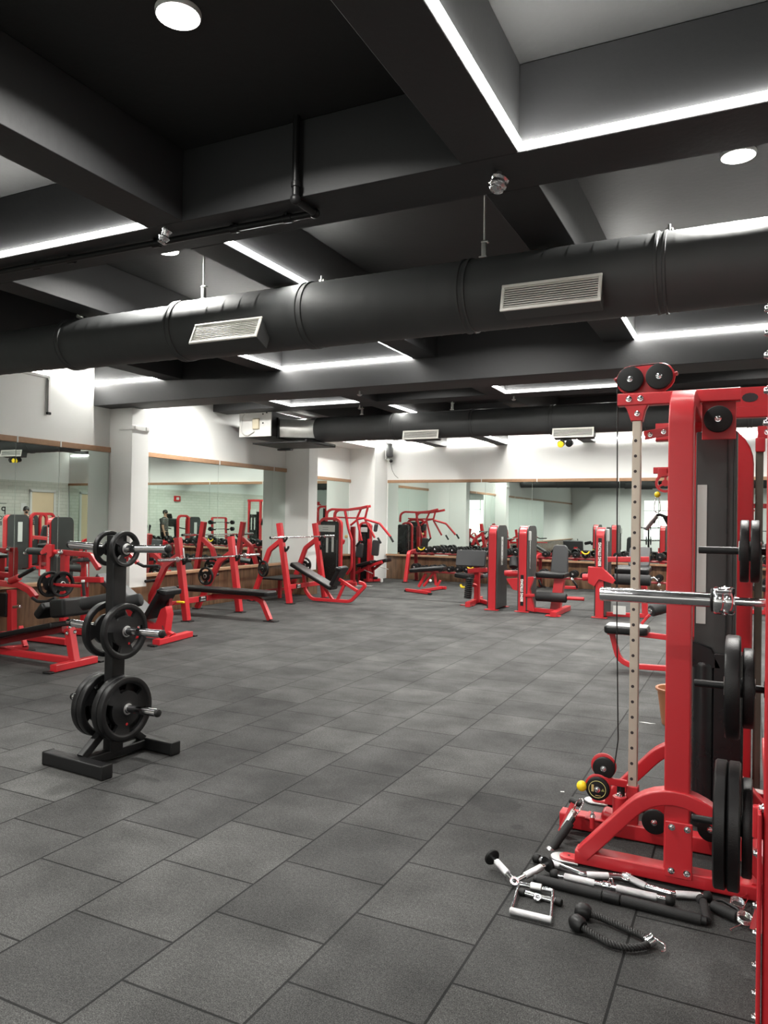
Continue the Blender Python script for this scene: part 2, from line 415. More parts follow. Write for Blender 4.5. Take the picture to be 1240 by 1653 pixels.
tag(m.build('door_handle', CHROME, dr), kind='structure')

# ---- wainscot, ledges, trims
m = MB()
for y0, y1 in ((YR, 8.26), (8.61, 13.0)): m.box((XL+.0125, (y0+y1)/2, .30), (.025, y1-y0, .60), bev=.002)
m.box((-8.365, 8.435, .25), (.49, .37, .5), bev=.003); m.box((-8.305, 13.17, .25), (.61, .36, .5), bev=.003)
m.box((-9.335, 15.25, .30), (.03, 3.8, .60), bev=.002); m.box((-8.985, 17.13, .30), (.73, .03, .6), bev=.002)
def wood_material(name, col, axis):
    m_ = bpy.data.materials.new(name); m_.use_nodes = True; nt = m_.node_tree; L = nt.links.new; N = nt.nodes.new
    b = nt.nodes['Principled BSDF']; tc = N('ShaderNodeTexCoord'); mp = N('ShaderNodeMapping'); L(tc.outputs['Object'], mp.inputs[0])
    mp.inputs['Scale'].default_value = axis
    n = N('ShaderNodeTexNoise'); n.inputs['Scale'].default_value = 6; n.inputs['Detail'].default_value = 6; n.inputs['Distortion'].default_value = .6; L(mp.outputs[0], n.inputs['Vector'])
    r = N('ShaderNodeValToRGB'); r.color_ramp.elements[0].position = .3; r.color_ramp.elements[1].position = .72
    r.color_ramp.elements[0].color = (*[c*.55 for c in col], 1); r.color_ramp.elements[1].color = (*[min(1, c*1.25) for c in col], 1)
    L(n.outputs['Fac'], r.inputs[0]); L(r.outputs[0], b.inputs['Base Color']); b.inputs['Roughness'].default_value = .25
    return m_
WOODV = wood_material('walnut_laminate', (.15, .086, .050), (2.2, 2.2, .25))
struct('baseboard_left', m, WOODV)
m = MB().box(((XL+XR)/2, YB-.0125, .30), (XR-XL, .025, .60), bev=.002); struct('baseboard_back', m, WOODV)
m = MB()      # ledge under the mirrors
for y0, y1 in ((YR, 8.26), (8.61, 13.0)): m.box((XL+.045, (y0+y1)/2, .622), (.09, y1-y0, .046), bev=.004)
m.box((-9.31, 15.25, .622), (.08, 3.8, .046), bev=.004); m.box((-8.985, 17.1, .622), (.73, .08, .046), bev=.004)
struct('trim_5', m, WOOD)
struct('trim_6', MB().box(((XL+XR)/2, YB-.045, .622), (XR-XL, .09, .046), bev=.004), WOOD)
m = MB()      # trim above the mirrors
for y0, y1 in ((YR, 8.26), (8.61, 13.0)): m.box((XL+.02, (y0+y1)/2, 2.535), (.04, y1-y0, .075), bev=.004)
m.box((-9.33, 15.25, 2.535), (.04, 3.8, .075), bev=.004)
struct('trim_7', m, WOOD)
struct('trim_8', MB().box(((XL+XR)/2, YB-.02, 2.555), (XR-XL, .04, .075), bev=.004), WOOD)
m = MB()      # little clips over the joints
for y in (3.4, 4.6, 5.98, 6.67, 7.353, 10.816, 12.533): m.box((XL+.042, y, 2.535), (.006, .022, .085), bev=.001)
for x in (-6.0, -4.6, -2.7): m.box((x, YB-.042, 2.555), (.022, .006, .085), bev=.001)
struct('trim_9', m, WHITEP)

# ---- mirrors
MIR = bpy.data.materials.new('mirror_glass'); MIR.use_nodes = True
b = MIR.node_tree.nodes['Principled BSDF']; b.inputs['Base Color'].default_value = (.70, .775, .735, 1); b.inputs['Metallic'].default_value = 1; b.inputs['Roughness'].default_value = .006
def mirror(c, d, label):
    o = MB().box(c, d, bev=.0015).build('wall_mirror', MIR, rest=c); return tag(o, label, 'mirror', 'wall mirrors')
for i, (a, b_) in enumerate(((1.2, 2.5), (2.5, 3.9), (3.9, 5.3), (5.3, 6.67), (6.67, 7.353), (7.353, 8.258))):
    lab = {5: 'wall mirror panel on the left wall touching the near side of the first white column',
           4: 'narrow wall mirror panel on the left wall, second from the near white column',
           3: 'wall mirror panel on the left wall at the left picture edge'}.get(i, 'wall mirror panel on the left wall left of the picture, %s from the door end' % ORD[i])
    mirror((XL+.008, (a+b_)/2, 1.57), (.008, b_-a-.004, 1.85), lab)
for (a, b_), lab in zip(((8.612, 9.1), (9.1, 10.816), (10.816, 12.533), (12.533, 12.998)),
        ('narrow wall mirror strip hidden behind the first white column', 'wall mirror panel behind the flat bench press, left half of its bay',
         'wall mirror panel behind the flat bench press, right half of its bay', 'narrow wall mirror strip touching the second white column')):
    mirror((XL+.008, (a+b_)/2, 1.57), (.008, b_-a-.004, 1.85), lab)
for (a, b_), lab in zip(((13.36, 14.9), (14.9, 17.1)), ('wall mirror panel deep in the left alcove behind the weight stack tower', 'wall mirror panel deep in the left alcove beside its far corner')):
    mirror((-9.338, (a+b_)/2, 1.57), (.008, b_-a-.004, 1.85), lab)
for i, (a, b_) in enumerate(((-8.59, -5.9), (-5.9, -4.72), (-4.72, -2.68), (-2.68, -.6), (-.6, 1.4), (1.4, 3.25))):
    lab = 'wall mirror panel along the back wall above the dumbbells, %s from the left' % ORD[i]
    mirror(((a+b_)/2, YB-.008, 1.585), (b_-a-.004, .008, 1.87), lab)

# ================================================================== LIGHTS OF THE ROOM, SEEN AND ADDED
def led(p, q, label):
    p = Vector(p); q = Vector(q)
    mb = MB().bar(p, q, .020, .028, .004, (0, 0, 1)); o = mb.build('led_strip_light', LEDM, rest=(p+q)/2)
    tag(o, label, 'light', 'LED strip lights'); return o
ZL = 3.455; e = .015
LEDS = [
 ((-1.06+e, -.20, ZL), (-1.06+e, 3.66, ZL), 'long LED strip running away along a beam at the top right of the ceiling'),
 ((-1.06, 3.67-e, ZL), (.99, 3.67-e, ZL), 'LED strip across the nearest cross beam at the upper right'),
 ((-5.34, 3.67-e, ZL), (-3.53, 3.67-e, ZL), 'LED strip across the nearest cross beam at the left picture edge'),
 ((-3.23+e, 4.08, ZL), (-3.23+e, 5.5, ZL), 'short LED strip running away behind the nearest beam above the big black duct'),
 ((-5.34+e, 6.2, ZL), (-5.34+e, 7.93, ZL), 'LED strip running away under the big black duct left of centre'),
 ((-5.33, 7.95-e, ZL), (-3.53, 7.95-e, ZL), 'LED strip on the deep cross beam under the big duct, left of centre'),
 ((-3.52-e, 6.9, ZL), (-3.52-e, 7.85, ZL), 'short LED strip on a beam side near the picture centre behind the big duct'),
 ((XL+e, 4.6, 3.49), (XL+e, 7.93, 3.49), 'LED strip along the top of the white left wall'),
 ((XL+.02, 7.95-e, ZL+.03), (-7.28, 7.95-e, ZL+.02), 'short LED strip on the deep cross beam beside the white left wall'),
 ((-1.06+e, 6.5, ZL), (-1.06+e, 7.93, ZL), 'LED strip running away to a corner above the cable tower'),
 ((-1.05, 7.95-e, ZL), (.99, 7.95-e, ZL), 'LED strip on the deep cross beam at the right picture edge'),
 ((-3.23+e, 9.9, ZL), (-3.23+e, 10.63, ZL), 'tiny LED strip leading into the far strip above the second duct'),
 ((-3.22, 10.65-e, ZL), (-1.38, 10.65-e, ZL), 'LED strip on the far cross beam left of the cable tower pulleys'),
 ((-6.95+e, 9.75, ZL), (-6.95+e, 10.62, ZL), 'short slanting LED strip above the fan coil unit'),
 ((-6.94, 10.65-e, ZL), (-5.64, 10.65-e, ZL), 'LED strip on the far cross beam above the bare metal duct end'),
 ((-5.34+e, 11.06, ZL), (-5.34+e, 12.2, ZL), 'short LED strip dipping behind the second duct near its left grille'),
 ((-8.62+e, 15.6, 3.5), (-8.62+e, 17.86, 3.5), 'LED strip along the top of the alcove corner at the far left'),
 ((-8.6, YB-e, 3.52), (-5.55, YB-e, 3.52), 'LED strip on the top of the back wall, left part'),
 ((-5.34+e, 15.9, 3.47), (-5.34+e, 17.86, 3.50), 'LED strip running to the back wall near its middle'),
 ((-5.33, YB-e, 3.52), (-1.4, YB-e, 3.52), 'LED strip on the top of the back wall, right part'),
 ((-1.0, YB-e, 3.52), (3.2, YB-e, 3.52), 'LED strip on the top of the back wall behind the red cable tower'),
 ((-5.34+e, -3.8, ZL), (-5.34+e, -.7, ZL), 'LED strip on the ceiling behind the camera'),  # unseen strip, added for light from the rear of the hall
 ((1.3+e, 8.6, ZL), (1.3+e, 10.6, ZL), 'LED strip on the ceiling right of the picture, far bay'),  # unseen strip, added for light on the right side
]
for p, q, lab in LEDS: led(p, q, lab)
def downlight(x, y, z, label, r=.098):
    root = thing('ceiling_downlight', label, 'light', (x, y, z), 0, 'round ceiling lamps')
    MB().lathe([(r, 0), (r+.006, 0), (r+.007, -.006), (r+.004, -.022), (r, -.024), (r-.003, -.018), (r-.003, 0)], (x, y, z), (0, 0, 1), 32).build('trim_ring', WHITEP, root)
    MB().lathe([(0, -.024), (r-.006, -.024), (r-.005, -.004), (0, -.004)], (x, y, z), (0, 0, 1), 32).build('diffuser', LAMP, root)
    ld = bpy.data.lights.new('downlight_beam', 'AREA'); ld.shape = 'DISK'; ld.size = r*1.9; ld.energy = DOWN_W; ld.color = (1, .98, .93); ld.spread = R_(150)
    lo = bpy.data.objects.new('downlight_beam', ld); COL.objects.link(lo); lo.location = (0, 0, -.035); lo.parent = root
    return root
VIS = {(-2.37, 2.64): 'large round ceiling lamp at the top of the picture', (-4.55, 4.98): 'round ceiling lamp behind the pipe at the upper left',
       (-.08, 5.12): 'round ceiling lamp half hidden by the beam at the upper right edge'}
pts = list(VIS) + [(-6.6, 2.4), (-2.4, 6.6), (2.2, 5.6), (-7.65, 9.6), (-4.4, 9.5), (-2.2, 9.4), (.2, 9.5), (-7.65, 12.2), (-4.4, 12.9), (-2.2, 12.9), (.2, 12.6), (-7.65, 15.4), (-4.4, 16.0), (-2.2, 16.0), (.2, 16.0), (2.2, 14.0), (2.2, 10.), (-4.4, -2.4), (-2.2, -2.4), (.2, -2.4), (-6.6, -2.4)]  # all but the visible lamps are added unseen, to brighten hall and left wall
for i, (x, y) in enumerate(pts):
    downlight(x, y, ZC, VIS.get((x, y), ('round ceiling lamp behind the camera, %s of its row' % ORD[i-20 if i > 19 else 5]) if y < 0 else ('round ceiling lamp hidden above the %s beams, %s of its bay' % ('near' if y < 8 else 'middle' if y < 11 else 'far' if y < 14.5 else 'farthest', ORD[[q for q in pts if (q[1] < 8) == (y < 8) and (q[1] < 11) == (y < 11) and (q[1] < 14.5) == (y < 14.5) and q[1] > 0].index((x, y))]))))
# ================================================================== WEIGHT PLATES
def plate_mesh(R, t, name='weight_plate'):
    """three-grip plate, axis along local X, centred on the origin"""
    NS = 48; rings = [(.0255, t/2), (R*.20, t/2), (R*.26, t*.30), (R*(.42 if R < .14 else .55), t*.27), (R*(.76 if R < .14 else .78), t*.27), (R*(.82 if R < .14 else .83), t*.44), (R*.86, t/2), (R*.97, t/2), (R, t*.36)]
    vs = []; 
    for s in (1, -1):
        for (r, x) in rings:
            for k in range(NS):
                a = 2*math.pi*k/NS; vs.append((s*x, r*math.cos(a), r*math.sin(a)))
    nR = len(rings)
    def vi(s, r, k): return (0 if s > 0 else nR*NS) + r*NS + k % NS
    def hole(r, k): return r == 3 and (k % 16) in (3, 4, 5, 6, 7, 8, 9, 10, 11, 12)
    fs = []
    for r in range(nR-1):
        for k in range(NS):
            if hole(r, k): continue
            fs.append((vi(1, r, k), vi(1, r+1, k), vi(1, r+1, k+1), vi(1, r, k+1)))
            fs.append((vi(-1, r, k), vi(-1, r, k+1), vi(-1, r+1, k+1), vi(-1, r+1, k)))
            if r == 3:
                if hole(3, k+1): fs.append((vi(1, 3, k+1), vi(-1, 3, k+1), vi(-1, 4, k+1), vi(1, 4, k+1)))
                if hole(3, k-1): fs.append((vi(1, 3, k), vi(-1, 3, k), vi(-1, 4, k), vi(1, 4, k)))
    for k in range(NS):
        fs.append((vi(1, 0, k), vi(1, 0, k+1), vi(-1, 0, k+1), vi(-1, 0, k)))
        fs.append((vi(1, nR-1, k), vi(1, nR-1, k+1), vi(-1, nR-1, k+1), vi(-1, nR-1, k)))
        if hole(3, k):
            fs.append((vi(1, 3, k), vi(1, 3, k+1), vi(-1, 3, k+1), vi(-1, 3, k)))
            fs.append((vi(1, 4, k), vi(1, 4, k+1), vi(-1, 4, k+1), vi(-1, 4, k)))
    mb = MB(); mb.add(vs, fs); return mb
_pl = {}
def plate(R, t, loc, label, rz=0., spin=0., group=None, dot=True):
    key = (R, t)
    root = thing('weight_plate', label, 'weight plate', loc, rz, group)
    if spin: root.rotation_euler = (spin, 0, rz)
    if key not in _pl:
        d = plate_mesh(R, t).build('disc', IRON, root, world=False)
        _pl[key] = [d]
        for s in (1, -1):
            h = MB(); h.lathe([(.0262, 0), (.034, 0), (.036, s*.004), (.033, s*.006), (.0262, s*.006)], (s*(t/2-.001), 0, 0), (1, 0, 0), 24)
            _pl[key].append(h.build('hub_ring', STEEL, root, world=False))
            e = MB(); a = R_(-105); e.cyl((s*(t*.27-.0005), .48*R*math.cos(a), .48*R*math.sin(a)), (s*(t*.285+.0012), .48*R*math.cos(a), .48*R*math.sin(a)), R*.045, seg=14, bev=.0004)
            _pl[key].append(e.build('red_emblem', REDTXT, root, world=False))
    else:
        for o in _pl[key]:
            c = o.copy(); COL.objects.link(c); c.parent = root
    return root

# ================================================================== PLATE TREE
TX, TY, TRZ = -3.665, 3.60, R_(-4)
tree = thing('plate_tree', 'black steel plate tree with chrome pegs standing on the open floor', 'plate rack', (TX, TY, 0), TRZ)
W = False
m = MB(); m.rt([(0, 0, .06), (0, 0, 1.44)], .075, .105, 0, .008, (0, 1, 0)); m.build('upright', BLACK, tree, W)
m = MB(); m.rt([(0, -.30, .045), (0, .30, .045)], .075, .055, 0, .008); m.build('spine_bar', BLACK, tree, W)
for s in (-1, 1):
    m = MB(); m.rt([(-.265, s*.275, .045), (.265, s*.275, .045)], .08, .08, 0, .01); ft = m.build('foot', BLACK, tree, W)
    for k in (-1, 1):
        c = MB(); c.box((k*.268, s*.275, .045), (.022, .084, .086), bev=.008); c.build('rubber_end_cap', RUBBER, ft, W)
    m = MB(); m.rt([(0, s*.24, .075), (0, s*.03, .24)], .05, .05, 0, .006); m.build('brace', BLACK, tree, W)
PEGZ = (.34, .83, 1.355)
for z in PEGZ:
    for s in (-1, 1):
        L = {.34: .385, .83: .41, 1.355: .45}[z]
        m = MB(); m.cyl((s*.035, 0, z), (s*(L), 0, z+.012), .0245, seg=24); pg = m.build('peg', CHROME, tree, W)
        c = MB(); c.cyl((s*L, 0, z+.012), (s*(L+.022), 0, z+.0128), .026, .024, 24, .005); c.build('peg_cap', RUBBER, pg, W)
def tree_pt(x, z): 
    c, s_ = math.cos(TRZ), math.sin(TRZ); return (TX+x*c, TY+x*s_, z)
TREEP = [(.105, 0, .205, .048, 'largest black grip plate on the lower right peg of the plate tree, outermost', .3),
         (.055, 0, .205, .048, 'large black plate on the lower right peg of the plate tree, against the upright', .9),
         (-.085, 0, .205, .048, 'large black plate on the lower left peg of the plate tree, against the upright', .5),
         (-.135, 0, .205, .048, 'large black plate on the lower left peg of the plate tree, outermost', 1.4),
         (.085, 1, .178, .042, 'mid-size black grip plate on the middle right peg of the plate tree', .6),
         (-.085, 1, .178, .042, 'mid-size black grip plate on the middle left peg of the plate tree', 1.1),
         (.075, 2, .115, .034, 'small black grip plate on the top right peg of the plate tree', .2),
         (-.075, 2, .115, .034, 'small black grip plate on the top left peg of the plate tree', 1.3)]
for x, k, R, t, lab, sp in TREEP:
    plate(R, t, tree_pt(x, PEGZ[k]), lab, TRZ, sp, 'plates on the plate tree')

# ================================================================== CABLE TOWER (right foreground)
YN, YM, YF = 3.53, 3.93, 4.33
PX_ = -.268
ct = thing('cable_tower', 'tall red cable pulley tower with a holed nickel post at the right foreground', 'cable machine', (-.28, YM, 0))
m = MB(); m.rt([(PX_, YN, .07), (PX_, YN, 2.14), (PX_, YF, 2.14), (PX_, YF, .07)], .104, .075, .13, .007, (0, -1, 0), 8); m.build('hoop_frame', RED, ct)
for Y in (YN, YF):
    m = MB(); m.rt([(-.70, Y, .042), (.09, Y, .042)], .085, .062, 0, .008); bb = m.build('base_bar', RED, ct)
    p = MB()
    p.prism([(-.03+.055*math.cos(R_(a)) if abs(a) > 90 else .03, .05*math.sin(R_(a))) for a in (100, 120, 140, 160, 180, -160, -140, -120, -100)] + [(.05, -.045), (.05, .045)], .012, Matrix.Translation((-.735, Y, .008)), .003)
    p.build('foot_pad', STEEL, bb)
    p = MB(); p.prism([(-.02+.036*math.cos(R_(a)), .032*math.sin(R_(a))) for a in (100, 130, 160, 180, -160, -130, -100)] + [(.06, -.03), (.06, .03)], .012, Matrix.Translation((-.722, Y, .019)), .002); p.build('foot_lug', RED, bb)
    p = MB(); p.cyl((-.735, Y, .0255), (-.735, Y, .0262), .006, seg=12, bev=.0002); p.build('lug_hole', BLACK, bb)
    m = MB(); m.rt([(-.665, Y-.01, .06), (PX_-.01, Y-.01, .50), (.14, Y-.01, .05)], .066, .080, .24, .008, (0, -1, 0), 10); m.build('arch_brace', RED, ct)
    s = -1 if Y == YN else 1
    m = MB(); m.box((PX_+.01, Y+s*.046, .165), (.112, .016, .24), bev=.005); bp = m.build('bolted_plate', RED, ct)
    bolts(bp, CHROME, [((PX_+.01+x, Y+s*.054, z), (0, s, 0), .0095, .010) for x in (-.028, .035) for z in (.075, .262)])
m = MB(); m.rt([(-.86, YM, .042), (.12, YM, .042)], .085, .075, 0, .008); m.build('middle_rail', RED, ct)
m = MB(); m.rt([(.06, YN-.03, .05), (.06, YF+.03, .05)], .07, .06, 0, .008); m.build('rear_cross_rail', RED, ct)
# nickel post with pin holes
NX = -.507
m = MB(); m.rt([(NX, YM, .20), (NX, YM, 2.10)], .042, .042, 0, .004, (0, 1, 0)); npo = m.build('adjustment_post', NICKEL, ct)
for k in range(23):
    m = MB(); m.lathe([(.0062, 0), (.0078, .0006), (.0078, .0012), (0, .0012)], (NX-.004, YM-.0205, .30+k*.0765), (0, -1, 0), 14); m.build('pin_hole', SLOT, npo)
m = MB(); m.box((NX, YM, .165), (.058, .058, .20), bev=.005); m.build('post_socket', RED, ct)
m = MB(); m.lathe([(0, 0), (.014, .003), (.019, .02), (.019, .15), (.014, .168), (0, .172)], (NX-.052, YM-.035, .115), (0, 0, 1), 18); m.build('black_grip_lever', RUBBER, ct)
m = MB(); m.prism([(-.075, .0), (.06, .0), (.04, -.04), (.028, -.095), (-.028, -.095), (-.05, -.03)], .05, axes((NX, YM, 2.175), (1, 0, 0), (0, 0, 1)), .005); m.build('post_bracket', RED, ct)
# overhead arm and pulleys
m = MB(); m.rt([(-.60, YM, 2.19), (-.04, YM, 2.19)], .06, .062, 0, .006); arm = m.build('overhead_arm', RED, ct)
bolts(arm, CHROME, [((-.545, YM-.03, 2.192), (0, -1, 0), .010, .010), ((-.49, YM-.03, 2.192), (0, -1, 0), .010, .010), ((-.505, YM-.027, 2.118), (0, -1, 0), .009, .009)])
def pulley(root, c, r, name='pulley', th=.026, s=-1, ring=False):
    c = Vector(c)
    m = MB(); m.lathe([(0, 0), (r*.30, 0), (r*.92, .001), (r, .005), (r, .009), (r*.9, th/2), (r, th-.009), (r, th-.005), (r*.92, th), (0, th)], c, (0, 1, 0), 36); p = m.build(name, BLACK, root)
    b = MB(); bolt(b, c+Vector((0, 0, 0)), (0, -1, 0), .010, .010); b.build('axle_bolt', CHROME, p)
    return p
def capsule(a, b, r, n=9):
    a = Vector(a); b = Vector(b); ang = math.atan2(b.y-a.y, b.x-a.x); o = []
    for k in range(n): t = ang-math.pi/2+math.pi*k/(n-1); o.append((b.x+r*math.cos(t), b.y+r*math.sin(t)))
    for k in range(n): t = ang+math.pi/2+math.pi*k/(n-1); o.append((a.x+r*math.cos(t), a.y+r*math.sin(t)))
    return o
HX0, HX1, HZ = -.541, -.404, 2.292
m = MB(); m.prism(capsule((0, 0), (HX1-HX0, .006), .073), .012, axes((HX0, YM+.012, HZ), (1, 0, 0), (0, 0, 1)), .003)
m.prism([(-.045, -.10), (.17, -.10), (.15, .070), (-.01, .066)], .009, axes((HX0, YM+.014, HZ), (1, 0, 0), (0, 0, 1)), .003)
m.build('pulley_housing', RED, ct)
pulley(ct, (HX0, YM-.030, HZ), .0635); pulley(ct, (HX1, YM-.030, HZ+.006), .0635)
for x, z in ((HX0-.072, HZ+.005), (HX1+.078, HZ+.018)):
    m = MB(); m.cyl((x, YM-.02, z), (x, YM+.02, z), .008); m.build('cable_guard_pin', REDD, ct)
m = MB(); m.box((-.133, YM+.012, 2.075), (.15, .012, .19), bev=.003); m.build('stack_pulley_plate', RED, ct); pulley(ct, (-.136, YM-.030, 2.075), .0635)
m = MB(); m.box((-.385, 4.02, 2.035), (.20, .012, .045), bev=.003, ry=R_(-9)); lk = m.build('link_bar', RED, ct)
bolts(lk, CHROME, [((-.455, 4.012, 2.022), (0, -1, 0), .008, .008), ((-.39, 4.012, 2.034), (0, -1, 0), .008, .008)])
# lower swivel pulleys
a = py(975, 1240, 3.87); b = py(965, 1273, 3.84)
m = MB(); m.lathe([(0, 0), (.055, 0), (.062, .004), (.062, .012), (0, .012)], (a.x-.004, a.y+.014, a.z+.006), (0, 1, 0), 28); m.lathe([(0, 0), (.058, 0), (.064, .004), (.064, .012), (0, .012)], (b.x-.002, b.y+.014, b.z+.002), (0, 1, 0), 28)
m.bar((b.x+.02, b.y+.022, b.z+.04), (b.x+.13, 3.89, b.z+.03), .02, .035, .004); m.build('swivel_cheeks', RED, ct)
pulley(ct, (a.x, a.y-.012, a.z), .054); p = pulley(ct, (b.x, b.y-.012, b.z), .057)
m = MB(); m.lathe([(.040, 0), (.042, 0), (.042, .0012), (.040, .0012)], (b.x, b.y-.0125, b.z), (0, -1, 0), 40)
m.box((b.x-.026, b.y-.0135, b.z+.004), (.003, .001, .034), bev=0); m.build('yellow_ring_print', mat('pulley_print', (.75, .68, .25), .5), p)
m = MB(); m.box((b.x-.020, b.y-.0135, b.z+.004), (.007, .001, .034), bev=0); m.box((b.x+.004, b.y-.0135, b.z-.030), (.026, .001, .003), bev=0); m.build('tan_label_bar', mat('tan_print', (.5, .34, .14), .5), p)
m = MB(); m.prism([(0, 0), (.018, 0), (.009, .014)], .001, axes((b.x+.018, b.y-.0135, b.z-.006), (1, 0, 0), (0, 0, 1))); m.build('warning_triangle', mat('olive_print', (.25, .25, .08), .5), p)
m = MB(); m.cyl((b.x+.10, 3.88, .10), (b.x+.10, 3.88, .215), .034, seg=24); m.build('swivel_barrel', RED, ct)
m = MB(); bolt(m, (b.x+.10, 3.88, .215), (0, 0, 1), .013, .016); m.cyl((b.x+.10, 3.88, .21), (b.x+.10, 3.88, .238), .007); m.build('swivel_bolt', CHROME, ct)
m = MB(); m.ball((b.x-.077, b.y-.005, b.z+.002), .026, 16, 1.0); m.build('yellow_stopper_ball', YEL, ct)
# pale lug, upright bracket, pin
m = MB(); m.box((-.655, 3.90, .085), (.14, .10, .012), bev=.004); m.box((-.60, 3.91, .10), (.10, .09, .05), bev=.012, ry=R_(12)); m.build('swivel_base', RED, ct)
m = MB(); m.bar((-.83, 3.80, .02), (-.775, 3.83, .16), .03, .055, .005, (0, 1, 0)); m.build('handle_bracket', RED, ct)
m = MB(); m.box((-.770, 3.835, .165), (.06, .05, .022), bev=.006, ry=R_(15)); m.build('bracket_cap', RUBBER, ct)
m = MB(); m.cyl((-.81, 3.755, .045), (-.765, 3.80, .135), .019, seg=18); m.build('grey_sleeve', STEEL, ct)
m = MB(); m.cyl((-.675, 3.78, .07), (-.675, 3.78, .125), .012); m.build('pin_socket', RED, ct)
m = MB(); m.cyl((-.675, 3.78, .125), (-.675, 3.78, .14), .014, .011); m.ball((-.675, 3.78, .148), .008); m.build('locking_pin', CHROME, ct)
pulley(ct, tuple(py(1056, 1328, 3.84)), .058, 'floor_pulley')
pulley(ct, tuple(py(1147, 1340, 3.84)), .058, 'floor_pulley')
# cables
m = MB()
m.tube([(HX0-.062, YM-.017, HZ), tuple(py(996, 1000, 3.91)), tuple(py(998, 1195, 3.89)), (a.x+.05, a.y, a.z+.012)], .0032, .10, 8)
m.tube([(HX0, YM-.017, HZ+.064), (HX1, YM-.017, HZ+.070)], .0032, 0, 8)
m.build('steel_cable', BLACK, ct)
# weight stack with shrouds
m = MB(); m.box((-.155, 4.12, 1.46), (.175, .02, 1.16), bev=.006); m.box((-.062, 4.20, 1.46), (.02, .17, 1.16), bev=.006); sh = m.build('stack_shroud', SHROUD, ct)
m = MB(); m.box((-.212, 4.107, 1.42), (.045, .006, .70), bev=.003); m.build('placard_strip', PLAC, sh)
m = MB(); m.box((-.098, 4.105, 1.46), (.004, .008, 1.14), bev=.001); m.build('shroud_seam', SHROUDB, sh)
m = MB(); m.prism([(-.07, 0), (.075, 0), (.03, .10), (-.07, .13)], .16, axes((-.19, 4.16, .855), (1, 0, 0), (0, 0, 1)), .006); m.build('stack_top_block', SHROUDB, ct)
m = MB(); m.lathe([(0, 0), (.055, 0), (.055, .80), (.045, .82), (0, .82)], (-.195, 4.12, .06), (0, 0, 1), 20); m.box((-.085, 4.09, .50), (.13, .02, .86), bev=.008); m.box((-.022, 4.15, .50), (.016, .12, .86), bev=.006); m.build('lower_shroud', SHROUDB, ct)
m = MB(); m.box((-.115, 4.10, 2.075), (.05, .04, .05), bev=.006); m.build('stack_top_bracket', BLACK, ct)
# far side arm with a single-pulley block
m = MB(); m.rt([(PX_, YF, 1.86), (-.47, YF, 1.86)], .035, .035, 0, .005); q = Vector((-.405, YF-.03, 1.79)); m.box((-.42, YF-.03, 1.845), (.05, .03, .05), bev=.004); m.build('side_arm', RED, ct)
m = MB(); m.lathe([(.052, 0), (.052, .02), (.038, .02), (.038, 0), (.052, 0)], q+Vector((0, -.02, 0)), (0, 1, 0), 28); m.lathe([(0, 0), (.018, 0), (.018, .024), (0, .024)], q+Vector((0, -.022, 0)), (0, 1, 0), 20)
for k in range(3):
    a_ = R_(90+k*120); m.bar(q+Vector((.012*math.cos(a_), -.01, .012*math.sin(a_))), q+Vector((.045*math.cos(a_), -.01, .045*math.sin(a_))), .012, .012, .002)
m.build('side_pulley', RED, ct)
m = MB(); m.ball(q+Vector((-.04, -.01, -.062)), .016); m.build('cable_stop_ball', YEL, ct)
q2 = q+Vector((-.04, -.01, -.08))
def carabiner(mb, top, L, r=.0035, w=.014, d=(1, 0, 0)):
    d = Vector(d); t = Vector(top); dn = Vector((0, 0, -1))
    mb.tube([t+d*w*.5, t+d*w+dn*L*.35, t+d*w*1.1+dn*L*.8, t+dn*L, t-d*w*1.1+dn*L*.8, t-d*w+dn*L*.35, t-d*w*.5], r, .012, 8, True, 3)
hd = thing('hanging_v_grip', 'small V handle hanging from the pulley block behind the red tower', 'handle', tuple(q2))
m = MB(); carabiner(m, q2, .085); m.build('carabiner', CHROME, hd)
q3 = q2+Vector((0, 0, -.085))
m = MB(); m.tube([q3+Vector((-.015, -.03, -.05)), q3, q3+Vector((.05, 0, -.02))], .008, .02, 10); m.build('neck', BLACK, hd)
m = MB(); m.cyl(q3+Vector((-.005, -.01, -.015)), q3+Vector((-.055, -.05, -.085)), .015); m.build('chrome_grip', STEEL, hd)
m = MB(); m.cyl(q3+Vector((.04, 0, -.015)), q3+Vector((.085, .02, -.105)), .013); m.build('black_grip', RUBBER, hd)
# second post further back, with its own drilled header
c2 = thing('crossover_post', 'second red post with a rounded top behind the cable tower at the right edge', 'cable machine', (-.03, 4.72, 0))
m = MB(); m.rt([(-.028, 4.72, .03), (-.028, 4.72, 2.11), (-.5, 4.72, 2.11)], .105, .09, .20, .012, (0, -1, 0), 8); m.build('bent_post', RED, c2)
m = MB(); m.rt([(-.16, 4.70, 2.205), (.75, 4.70, 2.205)], .06, .062, 0, .006); m.build('header_beam', RED, c2)
hm = MB(); hm.box((.27, 4.705, 2.29), (.75, .012, .12), bev=.003); hm.build('drilled_header_plate', RED, c2)
for x in (.0, .13, .26, .39):
    m = MB(); m.prism([(.042*math.cos(R_(k*30)), .026*math.sin(R_(k*30))) for k in range(12)], .016, axes((x, 4.703, 2.29), (1, 0, 0), (0, 0, 1))); m.build('oval_slot', SLOT, c2)
bolts(c2, CHROME, [((x, 4.678, 2.09), (0, -1, 0), .012, .012) for x in (.09, .15)])
m = MB(); m.box((.12, 4.69, 2.09), (.16, .02, .07), bev=.004); m.box((.055, 4.69, 2.02), (.05, .03, .08), bev=.006); m.build('gusset', RED, c2)
m = MB(); m.rt([(.052, 4.72, .1), (.052, 4.72, 2.02)], .04, .045, 0, .004, (0, 1, 0)); m.build('drilled_post', mat('dark_drilled_post', (.12, .11, .09), .45, .4), c2)
